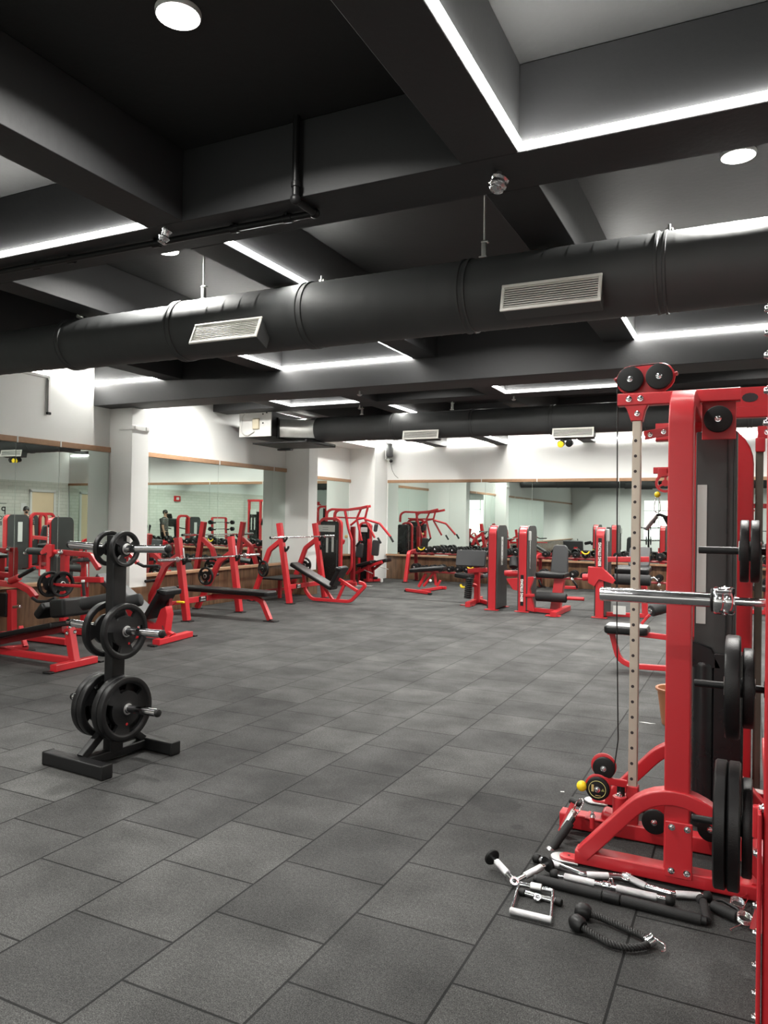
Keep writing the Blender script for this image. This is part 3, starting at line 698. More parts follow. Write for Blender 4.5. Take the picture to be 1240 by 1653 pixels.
m = MB(); m.rt([(-.35, 4.72, .045), (.9, 4.72, .045)], .08, .07, 0, .008); m.rt([(.12, 4.4, .16), (.12, 5.4, .16)], .06, .10, 0, .008); m.build('base_rail', RED, c2)

# ================================================================== SMITH MACHINE at the right edge
sm = thing('smith_machine', 'red guided barbell rack cut by the right picture edge', 'weight rack', (.1, 2.75, 0))
SX, SY = .088, 2.62
m = MB(); m.box((SX, SY, 1.16), (.075, .075, 2.30), bev=.008); m.build('front_upright', RED, sm)
m = MB(); m.box((SX-.048, SY, .36), (.012, .10, .66), bev=.003); m.box((SX-.05, SY+.03, .64), (.035, .03, .10), bev=.004); fp = m.build('bolted_side_plate', RED, sm)
bolts(sm, CHROME, [((SX-.0375, SY-.015, z), (-1, 0, 0), .010, .013) for z in (2.245, 2.17, 2.10, 1.99, 1.89, .70)])
bolts(fp, CHROME, [((SX-.054, SY-.02, z), (-1, 0, 0), .009, .012) for z in (.56, .40, .315, .215, .13, .055)])
m = MB(); m.box((.135, 3.05, 1.10), (.08, .07, 2.18), bev=.008); m.build('rear_upright', RED, sm)
m = MB(); m.rt([(.12, 2.55, .05), (.12, 3.45, .05)], .08, .07, 0, .008); m.rt([(.12, 2.62, 2.26), (.12, 3.05, 2.20)], .07, .07, 0, .008); m.build('side_rails', RED, sm)
m = MB(); m.rt([(.05, 3.05, .10), (.19, 3.30, .60)], .05, .06, 0, .006); m.build('rear_brace', RED, sm)
PEGS = ((1.478, .165), (.987, .175), (.49, .178))
for z, L in PEGS:
    m = MB(); m.cyl((.095, 3.0, z), (-L, 3.0, z), .0135, seg=18); m.build('storage_peg', BLACK, sm)
    m = MB(); m.cyl((.055, 3.0, z), (.095, 3.0, z), .03, seg=20); m.build('peg_collar', RUBBER, sm)
for x, z, R, t, lab in ((-.012, 1.478, .112, .030, 'small black plate on the top peg at the right edge, outer of two'), (.022, 1.478, .112, .030, 'small black plate on the top peg at the right edge, inner of two'),
        (-.045, .987, .185, .050, 'large worn black plate on the middle peg at the right edge'), (.005, .987, .142, .036, 'smaller black plate behind the large one on the middle right peg'),
        (-.080, .49, .222, .042, 'largest black plate on the lowest right peg, outermost'), (-.036, .49, .222, .042, 'large black plate on the lowest right peg, middle of three'), (.006, .49, .170, .034, 'smaller black plate on the lowest right peg, innermost')):
    plate(R, t, (x, 3.0, z), lab, 0, z*2, 'plates at the right edge')
bb = thing('barbell', 'thick chrome barbell sleeve jutting in from the right picture edge', 'barbell', (.1, 2.886, 1.306))
m = MB(); m.cyl((-.497, 2.886, 1.306), (-.115, 2.886, 1.306), .0255, seg=32, bev=.003); m.build('sleeve', CHROME, bb)
m = MB(); m.cyl((-.118, 2.886, 1.306), (-.108, 2.886, 1.306), .042, seg=28, bev=.003); m.build('shoulder_ring', BLACK, bb)
m = MB(); m.cyl((-.09, 2.886, 1.306), (1.6, 2.886, 1.306), .0145, seg=20); m.build('shaft', CHROME, bb)
m = MB()
m.lathe([(.016, 0), (.044, 0), (.049, .006), (.049, .028), (.045, .033), (.045, .036), (.049, .041), (.049, .060), (.043, .068), (.016, .068)], (-.108, 2.886, 1.306), (1, 0, 0), 30)
for k in range(8):
    a_ = R_(k*45); m.ball((-.072, 2.886+.047*math.cos(a_), 1.306+.047*math.sin(a_)), .0055, 8)
m.box((-.075, 2.84, 1.345), (.05, .03, .022), bev=.006); m.build('spring_collar', CHROME, bb)
# brown bucket
p = Vector((-.50, 6.28, 0))
bk = thing('bucket', 'brown plastic bucket standing behind the red cable tower', 'bucket', tuple(p))
m = MB(); m.lathe([(0, 0), (.095, 0), (.10, .01), (.135, .265), (.148, .268), (.150, .285), (.143, .29), (.131, .285), (.098, .02), (0, .015)], p, (0, 0, 1), 36); m.build('shell', TERRA, bk)
m = MB(); m.tube([p+Vector((.0, -.148, .27)), p+Vector((.06, -.16, .12)), p+Vector((.10, -.15, .09)), p+Vector((.15, -.06, .20)), p+Vector((.148, .0, .27))], .005, .05, 8); m.build('bail_handle', BLACK, bk)
# ================================================================== DUCTS AND CEILING FITTINGS
def ring_joint(mb, x, y, z, r):
    mb.lathe([(r-.004, -.035), (r+.010, -.032), (r+.010, -.018), (r+.002, -.012), (r+.002, .012), (r+.010, .018), (r+.010, .032), (r-.004, .035), (r-.004, -.035)], (x, y, z), (1, 0, 0), 48)
def spiral(mb, x0, x1, y, z, r, step=.145, seg=48):
    n = max(1, int(abs(x1-x0)/step)); prof = [(0, x0), (r, x0)]
    for k in range(n):
        xa = x0+(x1-x0)*(k+.5)/n; prof += [(r, xa-.006), (r+.0025, xa), (r, xa+.006)]
    prof += [(r, x1), (0, x1)]
    mb.lathe(prof, (0, y, z), (1, 0, 0), seg)
DY, DZ = 5.05, 3.165
duct = thing('air_duct', 'thick black round air duct crossing the whole picture under the ceiling', 'air duct', (-3, DY, DZ))
SEC = [(-8.56, -7.05, .20), (-7.05, -5.709, .205), (-5.709, -4.385, .228), (-4.385, -3.098, .248), (-3.098, -1.792, .25), (-1.792, -.504, .25), (-.504, .80, .25), (.80, 2.1, .25), (2.1, 3.28, .25)]
for x0, x1, r in SEC:
    m = MB(); spiral(m, x0+.003, x1-.003, DY, DZ, r); m.build('duct_section', DUCT, duct)
for (x0, x1, r), (_, _, r2) in zip(SEC, SEC[1:]):
    m = MB(); ring_joint(m, x1, DY, DZ, max(r, r2)); m.build('joint_collar', DUCT, duct)
def grille(duct, c, w, h, dp, tilt, fins=9):
    """supply grille on a duct: a box spout with a framed louvre, facing -y and tilted downwards"""
    M = Matrix.Translation(c) @ Matrix.Rotation(tilt, 4, 'X')
    f = .022; m = MB()
    m.box((0, -.006, h/2-f/2), (w, .014, f), M, .003); m.box((0, -.006, -h/2+f/2), (w, .014, f), M, .003)
    for s in (-1, 1): m.box((s*(w/2-f/2), -.006, 0), (f, .014, h-2*f+.002), M, .003)
    m.box((0, .006, 0), (w-.03, .004, h-.03), M, .001)
    root = m.build('supply_grille', GRILLE, duct); root['label'] = 'cream louvred air grille'
    m = MB(); m.box((0, dp/2, 0), (w-.02, dp, h-.02), M, .004); m.build('spout', DUCT, root)
    m = MB(); m.box((0, .0035, 0), (w-2*f, .004, h-2*f), M, .001); m.build('dark_backing', SLOT, root)
    for k in range(fins):
        z = -h/2+f+(h-2*f)*(k+.5)/fins
        m = MB(); m.box((0, -.006, z), (w-2*f, .010, (h-2*f)/fins*.42), M, .0015); m.build('louvre', GRILLE, root)
    return root
grille(duct, (-3.715, 4.735, 3.03), .655, .19, .16, R_(-24))
grille(duct, (-1.155, 4.75, 3.03), .645, .19, .14, R_(-14))
def hanger(x, y, ztop, zbot, label, hook=True):
    root = thing('duct_hanger', label, 'hanger', (x, y, zbot), 0)
    m = MB(); m.cyl((x, y, zbot+.06), (x, y, ztop), .008, seg=8); m.build('threaded_rod', WHITEP, root)
    m = MB(); m.box((x, y, zbot+.075), (.036, .03, .12), bev=.004); m.box((x+.006, y, zbot+.125), (.052, .034, .012), bev=.002); m.box((x-.006, y, zbot+.02), (.06, .036, .012), bev=.002); m.build('turnbuckle', GALV, root)
hanger(-4.20, DY, ZC, DZ+.235, 'thin steel rod hanger above the left part of the big duct')
hanger(-1.70, DY, ZC, DZ+.25, 'thin steel rod hanger above the right part of the big duct')
for x, lab in ((-3.02, 'small clamp on top of the big duct near its middle joint'), (-5.66, 'small clamp on top of the big duct near the left edge'), (-.47, 'pale clamp on top of the big duct near the right edge')):
    m = MB(); m.box((x, DY, DZ+.262), (.05, .05, .03), bev=.006); m.cyl((x, DY-.02, DZ+.25), (x, DY-.02, DZ+.30), .01); tag(m.build('duct_clamp', GALV, rest=(x, DY, DZ+.25)), lab, 'clamp')
# second duct with its bare transition and the fan coil unit
D2Y, D2Z, D2R = 11.6, 3.15, .222
d2 = thing('air_duct', 'second black round air duct further back starting at a bare metal cone', 'air duct', (-4, D2Y, D2Z))
S2 = [-6.97, -5.45, -4.05, -2.75, -1.4, 0, 1.4, 3.2]
for x0, x1 in zip(S2, S2[1:]):
    m = MB(); spiral(m, x0+.003, x1-.003, D2Y, D2Z, D2R); m.build('duct_section', DUCT, d2)
for x in S2[1:-1]:
    m = MB(); ring_joint(m, x, D2Y, D2Z, D2R); m.build('joint_collar', DUCT, d2)
m = MB()           # square-to-round cone
n = 32; ring = []; sq = []
for k in range(n):
    a = 2*math.pi*k/n; c, s = math.cos(a), math.sin(a); ring.append((-6.96, D2Y+.225*c, D2Z+.225*s)); q = max(abs(c), abs(s)); sq.append((-7.62, D2Y+.33*c/q, D2Z+.02+.16*s/q))
m.add(sq+ring, [(k, (k+1) % n, n+(k+1) % n, n+k) for k in range(n)]+[tuple(range(n))[::-1]]); m.build('bare_metal_cone', GALV, d2)
fc = thing('fan_coil_unit', 'dark air handling box with a white end panel hanging by the left wall', 'air conditioner', (-7.95, 11.2, 3.0))
m = MB(); m.box((-7.955, 11.9, 3.235), (.67, 1.7, .44), bev=.01); m.build('casing', BLACK, fc)
m = MB(); m.box((-7.955, 11.035, 3.23), (.69, .03, .455), bev=.006); m.build('end_panel', WHITEP, fc)
m = MB(); m.box((-7.92, 11.005, 3.23), (.14, .05, .19), bev=.012); m.build('drain_pump', mat('cream_part', (.62, .56, .42), .5), fc)
m = MB(); m.tube([(-8.10, 11.0, 3.48), (-8.24, 11.0, 3.36), (-8.24, 11.0, 3.08), (-8.10, 11.0, 3.02), (-7.95, 11.0, 3.10)], .009, .09, 8); m.build('hose', WHITEP, fc)
for x, z in ((-7.78, 3.40), (-7.70, 3.42), (-7.78, 3.24)):
    m = MB(); m.cyl((x, 11.02, z), (x, 11.008, z), .014, seg=12); m.build('grommet', BLACK, fc)
m = MB(); m.box((-7.45, 11.55, 2.885), (1.15, 1.0, .03), bev=.006); m.box((-6.90, 11.55, 2.905), (.05, 1.0, .05), bev=.006); m.build('support_tray', BLACK, fc)
m = MB(); m.box((-7.61, D2Y, 3.17), (.03, .74, .38), bev=.004); m.build('flange', BLACK, fc)
m = MB(); m.box((-7.95, 12.0, 2.855), (.30, .10, .03), bev=.004); m.build('bracket', BLACK, fc)
grille(d2, (-4.88, D2Y-.24, 2.965), .64, .15, .16, R_(-10), 6)
grille(d2, (-2.39, D2Y-.24, 2.91), .62, .15, .16, R_(-10), 6)
hanger(-6.1, D2Y, ZC, D2Z+D2R, 'bright strap hanger above the bare end of the second duct')
hanger(-4.42, D2Y, ZC, D2Z+D2R, 'short strap hanger above the left grille of the second duct')
tw = thing('emergency_light', 'black and yellow twin-head lamp under the right grille of the second duct', 'lamp', (-2.5, D2Y-.2, 2.85))
m = MB(); m.box((-2.5, D2Y-.2, 2.815), (.16, .05, .04), bev=.006); m.build('bracket', BLACK, tw)
for s in (-1, 1):
    m = MB(); m.cyl((-2.5+s*.062, D2Y-.16, 2.77), (-2.5+s*.062, D2Y-.28, 2.745), .048, .055, 20, .006); hd_ = m.build('lamp_head', BLACK, tw)
    if s < 0:
        m = MB(); m.cyl((-2.5+s*.062, D2Y-.275, 2.735), (-2.5+s*.062, D2Y-.30, 2.73), .050, .046, 20, .004); m.build('yellow_lens_cover', YEL, hd_)
tw2 = thing('emergency_light', 'yellow and black twin-head lamp seen only in the left mirror', 'lamp', (1.2, 12.1, 3.2))
m = MB(); m.box((1.2, 12.1, 3.36), (.06, .16, .12), bev=.006); m.build('bracket', BLACK, tw2)
for s, mm in ((-1, YEL), (1, BLACK)):
    m = MB(); m.cyl((1.22, 12.1+s*.11, 3.22), (1.05, 12.1+s*.11, 3.17), .09, .10, 20, .006); m.build('lamp_head', mm, tw2)
# black conduit with its drop
pp = thing('ceiling_pipe', 'black jointed pipe dropping from the ceiling and running left under the nearest beam', 'pipe', (-2.36, 3.62, 3.4))
PR = .021
m = MB(); m.cyl((-2.36, 3.625, ZC), (-2.36, 3.625, 3.40), PR, seg=16); m.build('vertical_run', BLACK, pp)
m = MB(); m.cyl((-2.36, 3.625, 3.40), (-2.36, 3.84, 3.40), PR, seg=16); m.build('short_run', BLACK, pp)
m = MB(); m.cyl((-2.36, 3.84, 3.40), (-8.5, 3.78, 3.40), PR, seg=16); m.build('long_run', BLACK, pp)
for p in ((-2.36, 3.625, 3.40), (-2.36, 3.84, 3.40)):
    m = MB(); m.ball(p, .031, 16); m.build('elbow', BLACK, pp)
for x in (-2.55, -2.95, -3.6, -4.4, -4.75, -5.3, -6.4):
    m = MB(); m.cyl((x-.03, 3.839, 3.40), (x+.03, 3.839, 3.40), .027, seg=16); m.box((x, 3.839, 3.423), (.012, .06, .02), bev=.002); m.build('coupling', BLACK, pp)
m = MB(); m.cyl((-2.36, 3.625, 3.47), (-2.36, 3.625, 3.50), .027, seg=16); m.build('coupling', BLACK, pp)
def foil(x, y, z, label, s=1.):
    random.seed(int(x*100)); root = thing('wrapped_sprinkler', label, 'sprinkler', (x, y, z))
    m = MB(); m.cyl((x, y, z+.05), (x, y, z), .016, seg=12); m.build('stem', STEEL, root)
    m = MB(); k = 8; prof = [(.001, -.055)]+[((.022+.022*random.random())*s, -.05+.012*i) for i in range(8)]+[(.001, .05)]
    m.lathe(prof, (x, y, z-.01), (.3, .2, 1), 9); m.build('foil_wrap', FOIL, root)
foil(-1.215, 3.83, ZB-.05, 'foil wrapped sprinkler under the junction of beams at the upper right', 1.2)
foil(-3.40, 3.70, ZB-.045, 'foil wrapped sprinkler beside the pipe at the upper left')
for x, y, z, lab in ((-5.75, 10.85, 3.38, 'tiny sprinkler head on the far beam above the second duct, left'), (-3.16, 10.85, 3.38, 'tiny sprinkler head beside the far strip light above the second duct'), (-4.35, 8.2, ZM-.04, 'dark sprinkler head under the deep beam near the centre')):
    r_ = thing('sprinkler', lab, 'sprinkler', (x, y, z)); m = MB(); m.cyl((x, y, z+.05), (x, y, z), .012, seg=12); m.build('stem', STEEL, r_)
    m = MB(); m.lathe([(0, 0), (.03, 0), (.034, -.006), (.02, -.02), (0, -.022)], (x, y, z), (0, 0, 1), 16); m.build('deflector', STEEL, r_)
# wall fittings
sp = thing('wall_speaker', 'small dark wall speaker on a white plate in the back left corner', 'speaker', (-8.53, 17.8, 3.3))
m = MB(); m.box((-8.60, 17.80, 3.36), (.03, .16, .46), bev=.006); m.build('wall_plate', WHITEP, sp)
m = MB(); m.box((-8.51, 17.78, 3.37), (.17, .20, .36), bev=.03, rz=R_(20)); m.build('cabinet', SHROUD, sp)
cm = thing('security_camera', 'small white camera under the speaker in the back left corner', 'camera', (-8.5, 17.82, 3.08))
m = MB(); m.box((-8.55, 17.82, 3.13), (.10, .08, .05), bev=.01); m.build('mount', WHITEP, cm)
m = MB(); m.ball((-8.47, 17.78, 3.09), .045, 16); m.build('lens_dome', BLACK, cm)
m = MB(); m.tube([(-8.52, 17.86, 3.06), (-8.48, 17.885, 2.85), (-8.40, 17.885, 2.72), (-8.30, 17.885, 2.64)], .005, .08, 6); m.build('cable', BLACK, cm)
cd_ = thing('wall_conduit', 'white cable duct turning down the left wall to a black end', 'conduit', (-8.58, 7.15, 3.2))
m = MB(); m.box((-8.585, 6.10, 3.43), (.03, 2.15, .04), bev=.004); m.box((-8.585, 7.155, 3.19), (.03, .04, .48), bev=.004); m.build('trunking', WHITEP, cd_)
m = MB(); m.box((-8.575, 7.155, 2.935), (.04, .06, .035), bev=.006); m.box((-8.568, 7.135, 3.16), (.004, .012, .46), bev=.001); m.build('black_cable_end', BLACK, cd_)
cb = thing('column_trunking', 'white cable trunking wrapped around the top of the first white column', 'conduit', (-8.14, 8.4, 2.85))
m = MB(); m.box((-8.26, 8.248, 2.86), (.26, .02, .07), bev=.004); m.box((-8.138, 8.43, 2.86), (.02, .36, .07), bev=.004); m.build('band', WGLOSS, cb)
for y in (8.32, 8.55):
    m = MB(); m.box((-8.124, y, 2.86), (.012, .06, .05), bev=.004); m.build('cover_plate', WHITEP, cb)
m = MB(); m.box((-8.585, 8.78, 2.9), (.03, .05, 1.0), bev=.004); tag(m.build('wall_raceway', WHITEP, rest=(-8.585, 8.78, 2.4)), 'vertical white raceway on the wall right of the first white column', 'conduit')
# ================================================================== CABLE ATTACHMENTS ON THE FLOOR
def kn(mb, p, q, r): mb.cyl(p, q, r, seg=20, bev=.003)
G = lambda x, y, z=.018: pz(x, y, z)
# long bent chrome bar (nearest the red base)
b1 = thing('curl_bar', 'long bent chrome bar lying along the red tower base', 'cable attachment', tuple(G(1000, 1420, 0)))
P = [G(868, 1386), G(905, 1398), G(940, 1412), G(985, 1414), G(1012, 1416), G(1045, 1432), G(1085, 1443), G(1140, 1447)]
m = MB(); m.tube(P, .0125, .03, 14, n=4); m.build('bent_rod', CHROME, b1)
for a, c in ((.35, 1), (2.15, 2.95), (4.05, 4.95), (6.1, 6.85)):
    def at_(t): i = int(t); f_ = t-i; return P[i].lerp(P[min(i+1, len(P)-1)], f_)
    m = MB(); kn(m, at_(a), at_(c), .0155); m.build('knurled_grip', KNURL, b1)
m = MB(); m.tube([P[4]+Vector((-.022, 0, .01)), P[4]+Vector((-.012, -.03, .0)), P[4]+Vector((.012, -.03, .0)), P[4]+Vector((.022, 0, .01))], .005, .01, 8); m.cyl(P[4]+Vector((-.02, 0, 0)), P[4]+Vector((.02, .0, 0)), .02, seg=18); m.build('swivel_eye', CHROME, b1)
for k, q in ((0, 1), (7, 6)):
    d = (P[k]-P[q]).normalized(); m = MB(); m.lathe([(0, -.012), (.018, -.01), (.022, .0), (.022, .014), (.014, .022), (0, .024)], P[k], d, 18); m.build('end_knob', RUBBER, b1)
# straight chrome bar
b2 = thing('short_chrome_bar', 'short straight chrome bar with black ball ends between the long bars', 'cable attachment', tuple(G(1000, 1440, 0)))
A, B = G(897, 1412, .022), G(1080, 1453, .022)
m = MB(); kn(m, A, B, .012); m.build('rod', CHROME, b2)
for a, c in ((.08, .36), (.55, .90)):
    m = MB(); kn(m, A.lerp(B, a), A.lerp(B, c), .0155); m.build('knurled_grip', KNURL, b2)
m = MB(); kn(m, A.lerp(B, .43), A.lerp(B, .51), .0195); m.tube([A.lerp(B, .5)+Vector((-.01, 0, .015)), A.lerp(B, .5)+Vector((0, .02, .04)), A.lerp(B, .5)+Vector((.012, 0, .015))], .004, .01, 8); m.build('swivel_eye', CHROME, b2)
for p_, d in ((A, A-B), (B, B-A)):
    m = MB(); m.lathe([(0, -.014), (.018, -.012), (.024, 0), (.022, .014), (.012, .024), (0, .026)], p_, d, 18); m.build('ball_end', RUBBER, b2)
# black foam lat bar
b3 = thing('lat_bar', 'long black foam covered lat bar nearest the camera in the pile', 'cable attachment', tuple(G(1000, 1460, 0)))
A, B = G(862, 1418, .02), G(1142, 1487, .02)
m = MB(); kn(m, A, B, .017); m.build('bar', BLACK, b3)
for a, c in ((.02, .42), (.53, .97)):
    m = MB(); kn(m, A.lerp(B, a), A.lerp(B, c), .021); m.build('foam_sleeve', FOAM, b3)
m = MB(); kn(m, A.lerp(B, .425), A.lerp(B, .525), .024); m.build('centre_collar', BLACK, b3)
C_ = G(1135, 1455, .03); m = MB(); kn(m, B, C_, .016); kn(m, C_, G(1130, 1450, .03), .02); m.build('angled_end', FOAM, b3)
# black strap handle lying near the pile end
sh_ = thing('strap_handle', 'black stubby handle lying behind the end of the lat bar', 'cable attachment', tuple(G(1165, 1465, 0)))
m = MB(); kn(m, G(1150, 1462, .025), G(1190, 1480, .025), .022); m.build('grip', FOAM, sh_)
m = MB(); m.tube([G(1150, 1462, .025), G(1160, 1450, .04), G(1195, 1470, .04), G(1190, 1480, .025)], .007, .02, 8); m.build('strap', BLACK, sh_)
# V bar with disc ends
b4 = thing('v_bar', 'chrome V shaped bar with a black disc end standing on the floor', 'cable attachment', tuple(G(832, 1415, 0)))
V0 = G(831, 1423, .02); VA = G(795, 1384, .055); VB = G(884, 1395, .045)
for q, nm in ((VA, 'left_arm'), (VB, 'right_arm')):
    m = MB(); kn(m, V0, q, .011); m.build('arm', CHROME, b4)
    m = MB(); kn(m, V0.lerp(q, .30), V0.lerp(q, .82), .0155); m.build('knurled_grip', KNURL, b4)
    m = MB(); m.lathe([(0, -.004), (.034, -.004), (.037, 0), (.037, .006), (.03, .010), (0, .012)], q, q-V0, 26); m.build('end_disc', RUBBER, b4)
m = MB(); m.lathe([(.010, -.006), (.020, -.006), (.022, 0), (.020, .006), (.010, .006), (.008, 0), (.010, -.006)], V0+Vector((0, -.01, .004)), (.3, -.4, .8), 20); m.build('eye_ring', CHROME, b4)
# stirrup / double-D style handle
b5 = thing('stirrup_handle', 'square chrome row handle lying flat beside the black rope', 'cable attachment', tuple(G(862, 1460, 0)))
a_, b_, c_, d_ = G(838, 1427, .022), G(893, 1438, .022), G(889, 1485, .018), G(825, 1470, .018)
m = MB(); m.tube([a_, d_], .0065, 0, 10); m.build('side_rod', CHROME, b5); m = MB(); m.tube([b_, c_], .0065, 0, 10); m.build('side_rod', CHROME, b5)
m = MB(); kn(m, d_+(d_-c_)*.03, c_+(c_-d_)*.03, .0135); m.build('round_grip', KNURL, b5)
m = MB(); kn(m, a_, b_, .010); m.build('cross_rod', CHROME, b5)
m = MB(); kn(m, a_.lerp(b_, .34), a_.lerp(b_, .68), .018); m.build('swivel_sleeve', STEEL, b5)
b6 = thing('stirrup_handle', 'small chrome swivel handle partly under the square row handle', 'cable attachment', tuple(G(870, 1448, 0)))
a_, b_ = G(843, 1440, .012), G(902, 1456, .012)
m = MB(); kn(m, a_, b_, .011); m.build('rod', CHROME, b6)
for q in (a_, b_):
    m = MB(); kn(m, q+Vector((-.012, 0, 0)), q+Vector((.014, -.004, 0)), .0155); m.build('end_cap', RUBBER, b6)
q = a_.lerp(b_, .45)+Vector((0, -.016, .004)); m = MB(); m.lathe([(.008, -.004), (.016, -.004), (.018, 0), (.016, .004), (.008, .004), (.008, -.004)], q, (.1, -.5, .8), 20); m.build('eye_ring', CHROME, b6)
# tricep rope
rp = thing('tricep_rope', 'black twisted rope with two big black end caps lying on the floor', 'cable attachment', tuple(G(985, 1500, 0)))
def twist(name, pts, r=.0125, nst=3, turns=9):
    pts = fillet(pts, .08, 8)
    L = [0]
    for a, b in zip(pts, pts[1:]): L.append(L[-1]+(b-a).length)
    def ev(s):
        s *= L[-1]
        for i in range(len(L)-1):
            if s <= L[i+1] or i == len(L)-2: return pts[i].lerp(pts[i+1], (s-L[i])/max(1e-9, L[i+1]-L[i])), (pts[i+1]-pts[i]).normalized()
    m = MB()
    for k in range(nst):
        path = []
        for i in range(90):
            p, d = ev(i/89); x, y, _ = frame_from(d); a = 2*math.pi*(k/nst+turns*i/89); path.append(p+x*(r*.62*math.cos(a))+y*(r*.62*math.sin(a)))
        m.sweep(path, circ(r*.50, 8))
    return m.build(name, ROPE, rp)
E1, E2, J = G(941, 1471, .028), G(932, 1490, .028), G(1048, 1521, .02)
twist('upper_rope', [E1, G(975, 1483, .02), G(1010, 1499, .018), G(1040, 1512, .02), J])
twist('lower_rope', [E2, G(955, 1507, .02), G(985, 1524, .018), G(1015, 1531, .018), G(1043, 1527, .02), J])
for p_, q in ((E1, G(960, 1478, .022)), (E2, G(950, 1503, .022))):
    m = MB(); m.lathe([(0, -.032), (.022, -.03), (.031, -.016), (.031, .012), (.024, .022), (.017, .03), (0, .03)], p_, p_-q, 22); m.build('end_cap', BLACK, rp)
m = MB(); m.cyl(J+Vector((-.01, -.004, -.004)), J+Vector((.016, .012, .012)), .021, seg=18); m.build('steel_clamp', CHROME, rp)
m = MB(); m.tube([J+Vector((.01, .02, .012)), J+Vector((.055, .0, .004)), J+Vector((.058, -.035, .0)), J+Vector((.045, -.042, .0))], .0042, .008, 8); m.build('hook', CHROME, rp)
# hanging grip handle at the tower front
gh = thing('grip_handle', 'black grip handle leaning on the floor in front of the tower pulleys', 'cable attachment', tuple(G(905, 1360, 0)))
A, B = py(890, 1372, 3.62), py(921, 1328, 3.72)
m = MB(); kn(m, A, B, .021); m.build('grip', FOAM, gh)
d = (A-B).normalized(); m = MB(); m.lathe([(0, -.006), (.023, -.004), (.024, .012), (.018, .018), (0, .016)], A, d, 22); m.build('end_cap', STEEL, gh)
m = MB(); kn(m, B, B-d*.03, .012); m.build('swivel', BLACK, gh)
m = MB(); t0 = B-d*.03; t1 = py(940, 1288, 3.82); m.tube([t0, t0.lerp(t1, .3)+Vector((-.02, 0, 0)), t0.lerp(t1, .8)+Vector((-.018, 0, 0)), t1, t0.lerp(t1, .8)+Vector((.014, 0, 0)), t0.lerp(t1, .3)+Vector((.012, 0, 0))], .003, .01, 8, True, 3); m.build('carabiner', CHROME, gh)
# spring collars
def coil(mb, c, ax, r=.026, turns=4.5, pitch=.0052, wr=.0024):
    x, y, d = frame_from(ax); c = Vector(c); path = []
    for i in range(int(turns*20)+1):
        a = 2*math.pi*i/20; path.append(c+x*(r*math.cos(a))+y*(r*math.sin(a))+d*(pitch*a/(2*math.pi)))
    return path
for i, (p, lab, tails) in enumerate(((G(1190, 1458, .035), 'chrome spring collar lying behind the other by the red foot', ((1162, 1468), (1216, 1440))), (G(1201, 1482, .03), 'chrome spring collar lying nearest the bolted red plate', ((1178, 1500), (1208, 1450))))):
    sc_ = thing('spring_collar', lab, 'barbell collar', tuple(p-Vector((0, 0, .03))), 0, 'spring collars on the floor')
    path = coil(None, p-Vector((0, 0, .01)), (.15, -.25, .9)); t_a, t_b = G(*tails[0], .012), G(*tails[1], .03)
    path = [t_a+Vector((.008, -.012, 0)), t_a, path[0].lerp(t_a, .5)]+path+[path[-1].lerp(t_b, .6), t_b]
    m = MB(); m.sweep(path, circ(.0024, 8)); m.build('spring_wire', CHROME, sc_)
# scraps on the rubber
for x, y, lab in ((908, 1278, 'tiny white scrap on a floor tile left of the yellow stopper'),):
    q = pz(x, y, .002); m = MB(); m.box(q, (.022, .01, .003), bev=.001, rz=.3); tag(m.build('paper_scrap', WHITEP, rest=tuple(q)), lab, 'scrap')
q = pz(1045, 1167, .002); m = MB(); m.prism([(-.06, 0), (-.02, .012), (.03, .006), (.06, .012), (.02, -.008)], .002, Matrix.Translation(q)); tag(m.build('white_smear', WHITEP, rest=tuple(q)), 'small white smear on the floor left of the brown bucket', 'stain')
# ================================================================== MACHINES ALONG THE LEFT WALL
def RT(root, name, m_, pts, w=.06, h=.06, fil=.06, bev=.007, up=None, n=5):
    m = MB(); m.rt(pts, w, h, fil, bev, up, n); return m.build(name, m_, root)
def TB(root, name, m_, pts, r=.02, fil=.05, seg=12):
    m = MB(); m.tube(pts, r, fil, seg); return m.build(name, m_, root)
def CY(root, name, m_, p, q, r, r2=None, seg=20, bev=.004):
    m = MB(); m.cyl(p, q, r, r2, seg, bev); return m.build(name, m_, root)
def BX(root, name, m_, c, d, bev=.006, rz=0., ry=0., rx=0.):
    m = MB(); m.box(c, d, None, bev, rz, rx, ry); return m.build(name, m_, root)
def PAD(root, name, m_, p, q, width, th, side=(0, 1, 0), rc=.04, e=.016, taper=1.):
    """pad whose long axis runs p->q on its top face line, 'side' across"""
    p = Vector(p); q = Vector(q); y = (q-p); L = y.length; x = Vector(side); z = x.cross(y).normalized()
    if z.z < 0 or (abs(z.z) < 1e-3 and z.x < 0): x = -x; z = -z
    m = MB(); m.pad(axes((p+q)/2-z*(th/2), x, y), width, L, th, rc, e, taper); return m.build(name, m_, root)
V = Vector
X_, Y_, Z_ = V((1, 0, 0)), V((0, 1, 0)), V((0, 0, 1))
def foot_plate(root, x, y, s=.075):
    return BX(root, 'foot_plate', BLACK, (x, y, .006), (s*2, s*1.5, .012), .004)

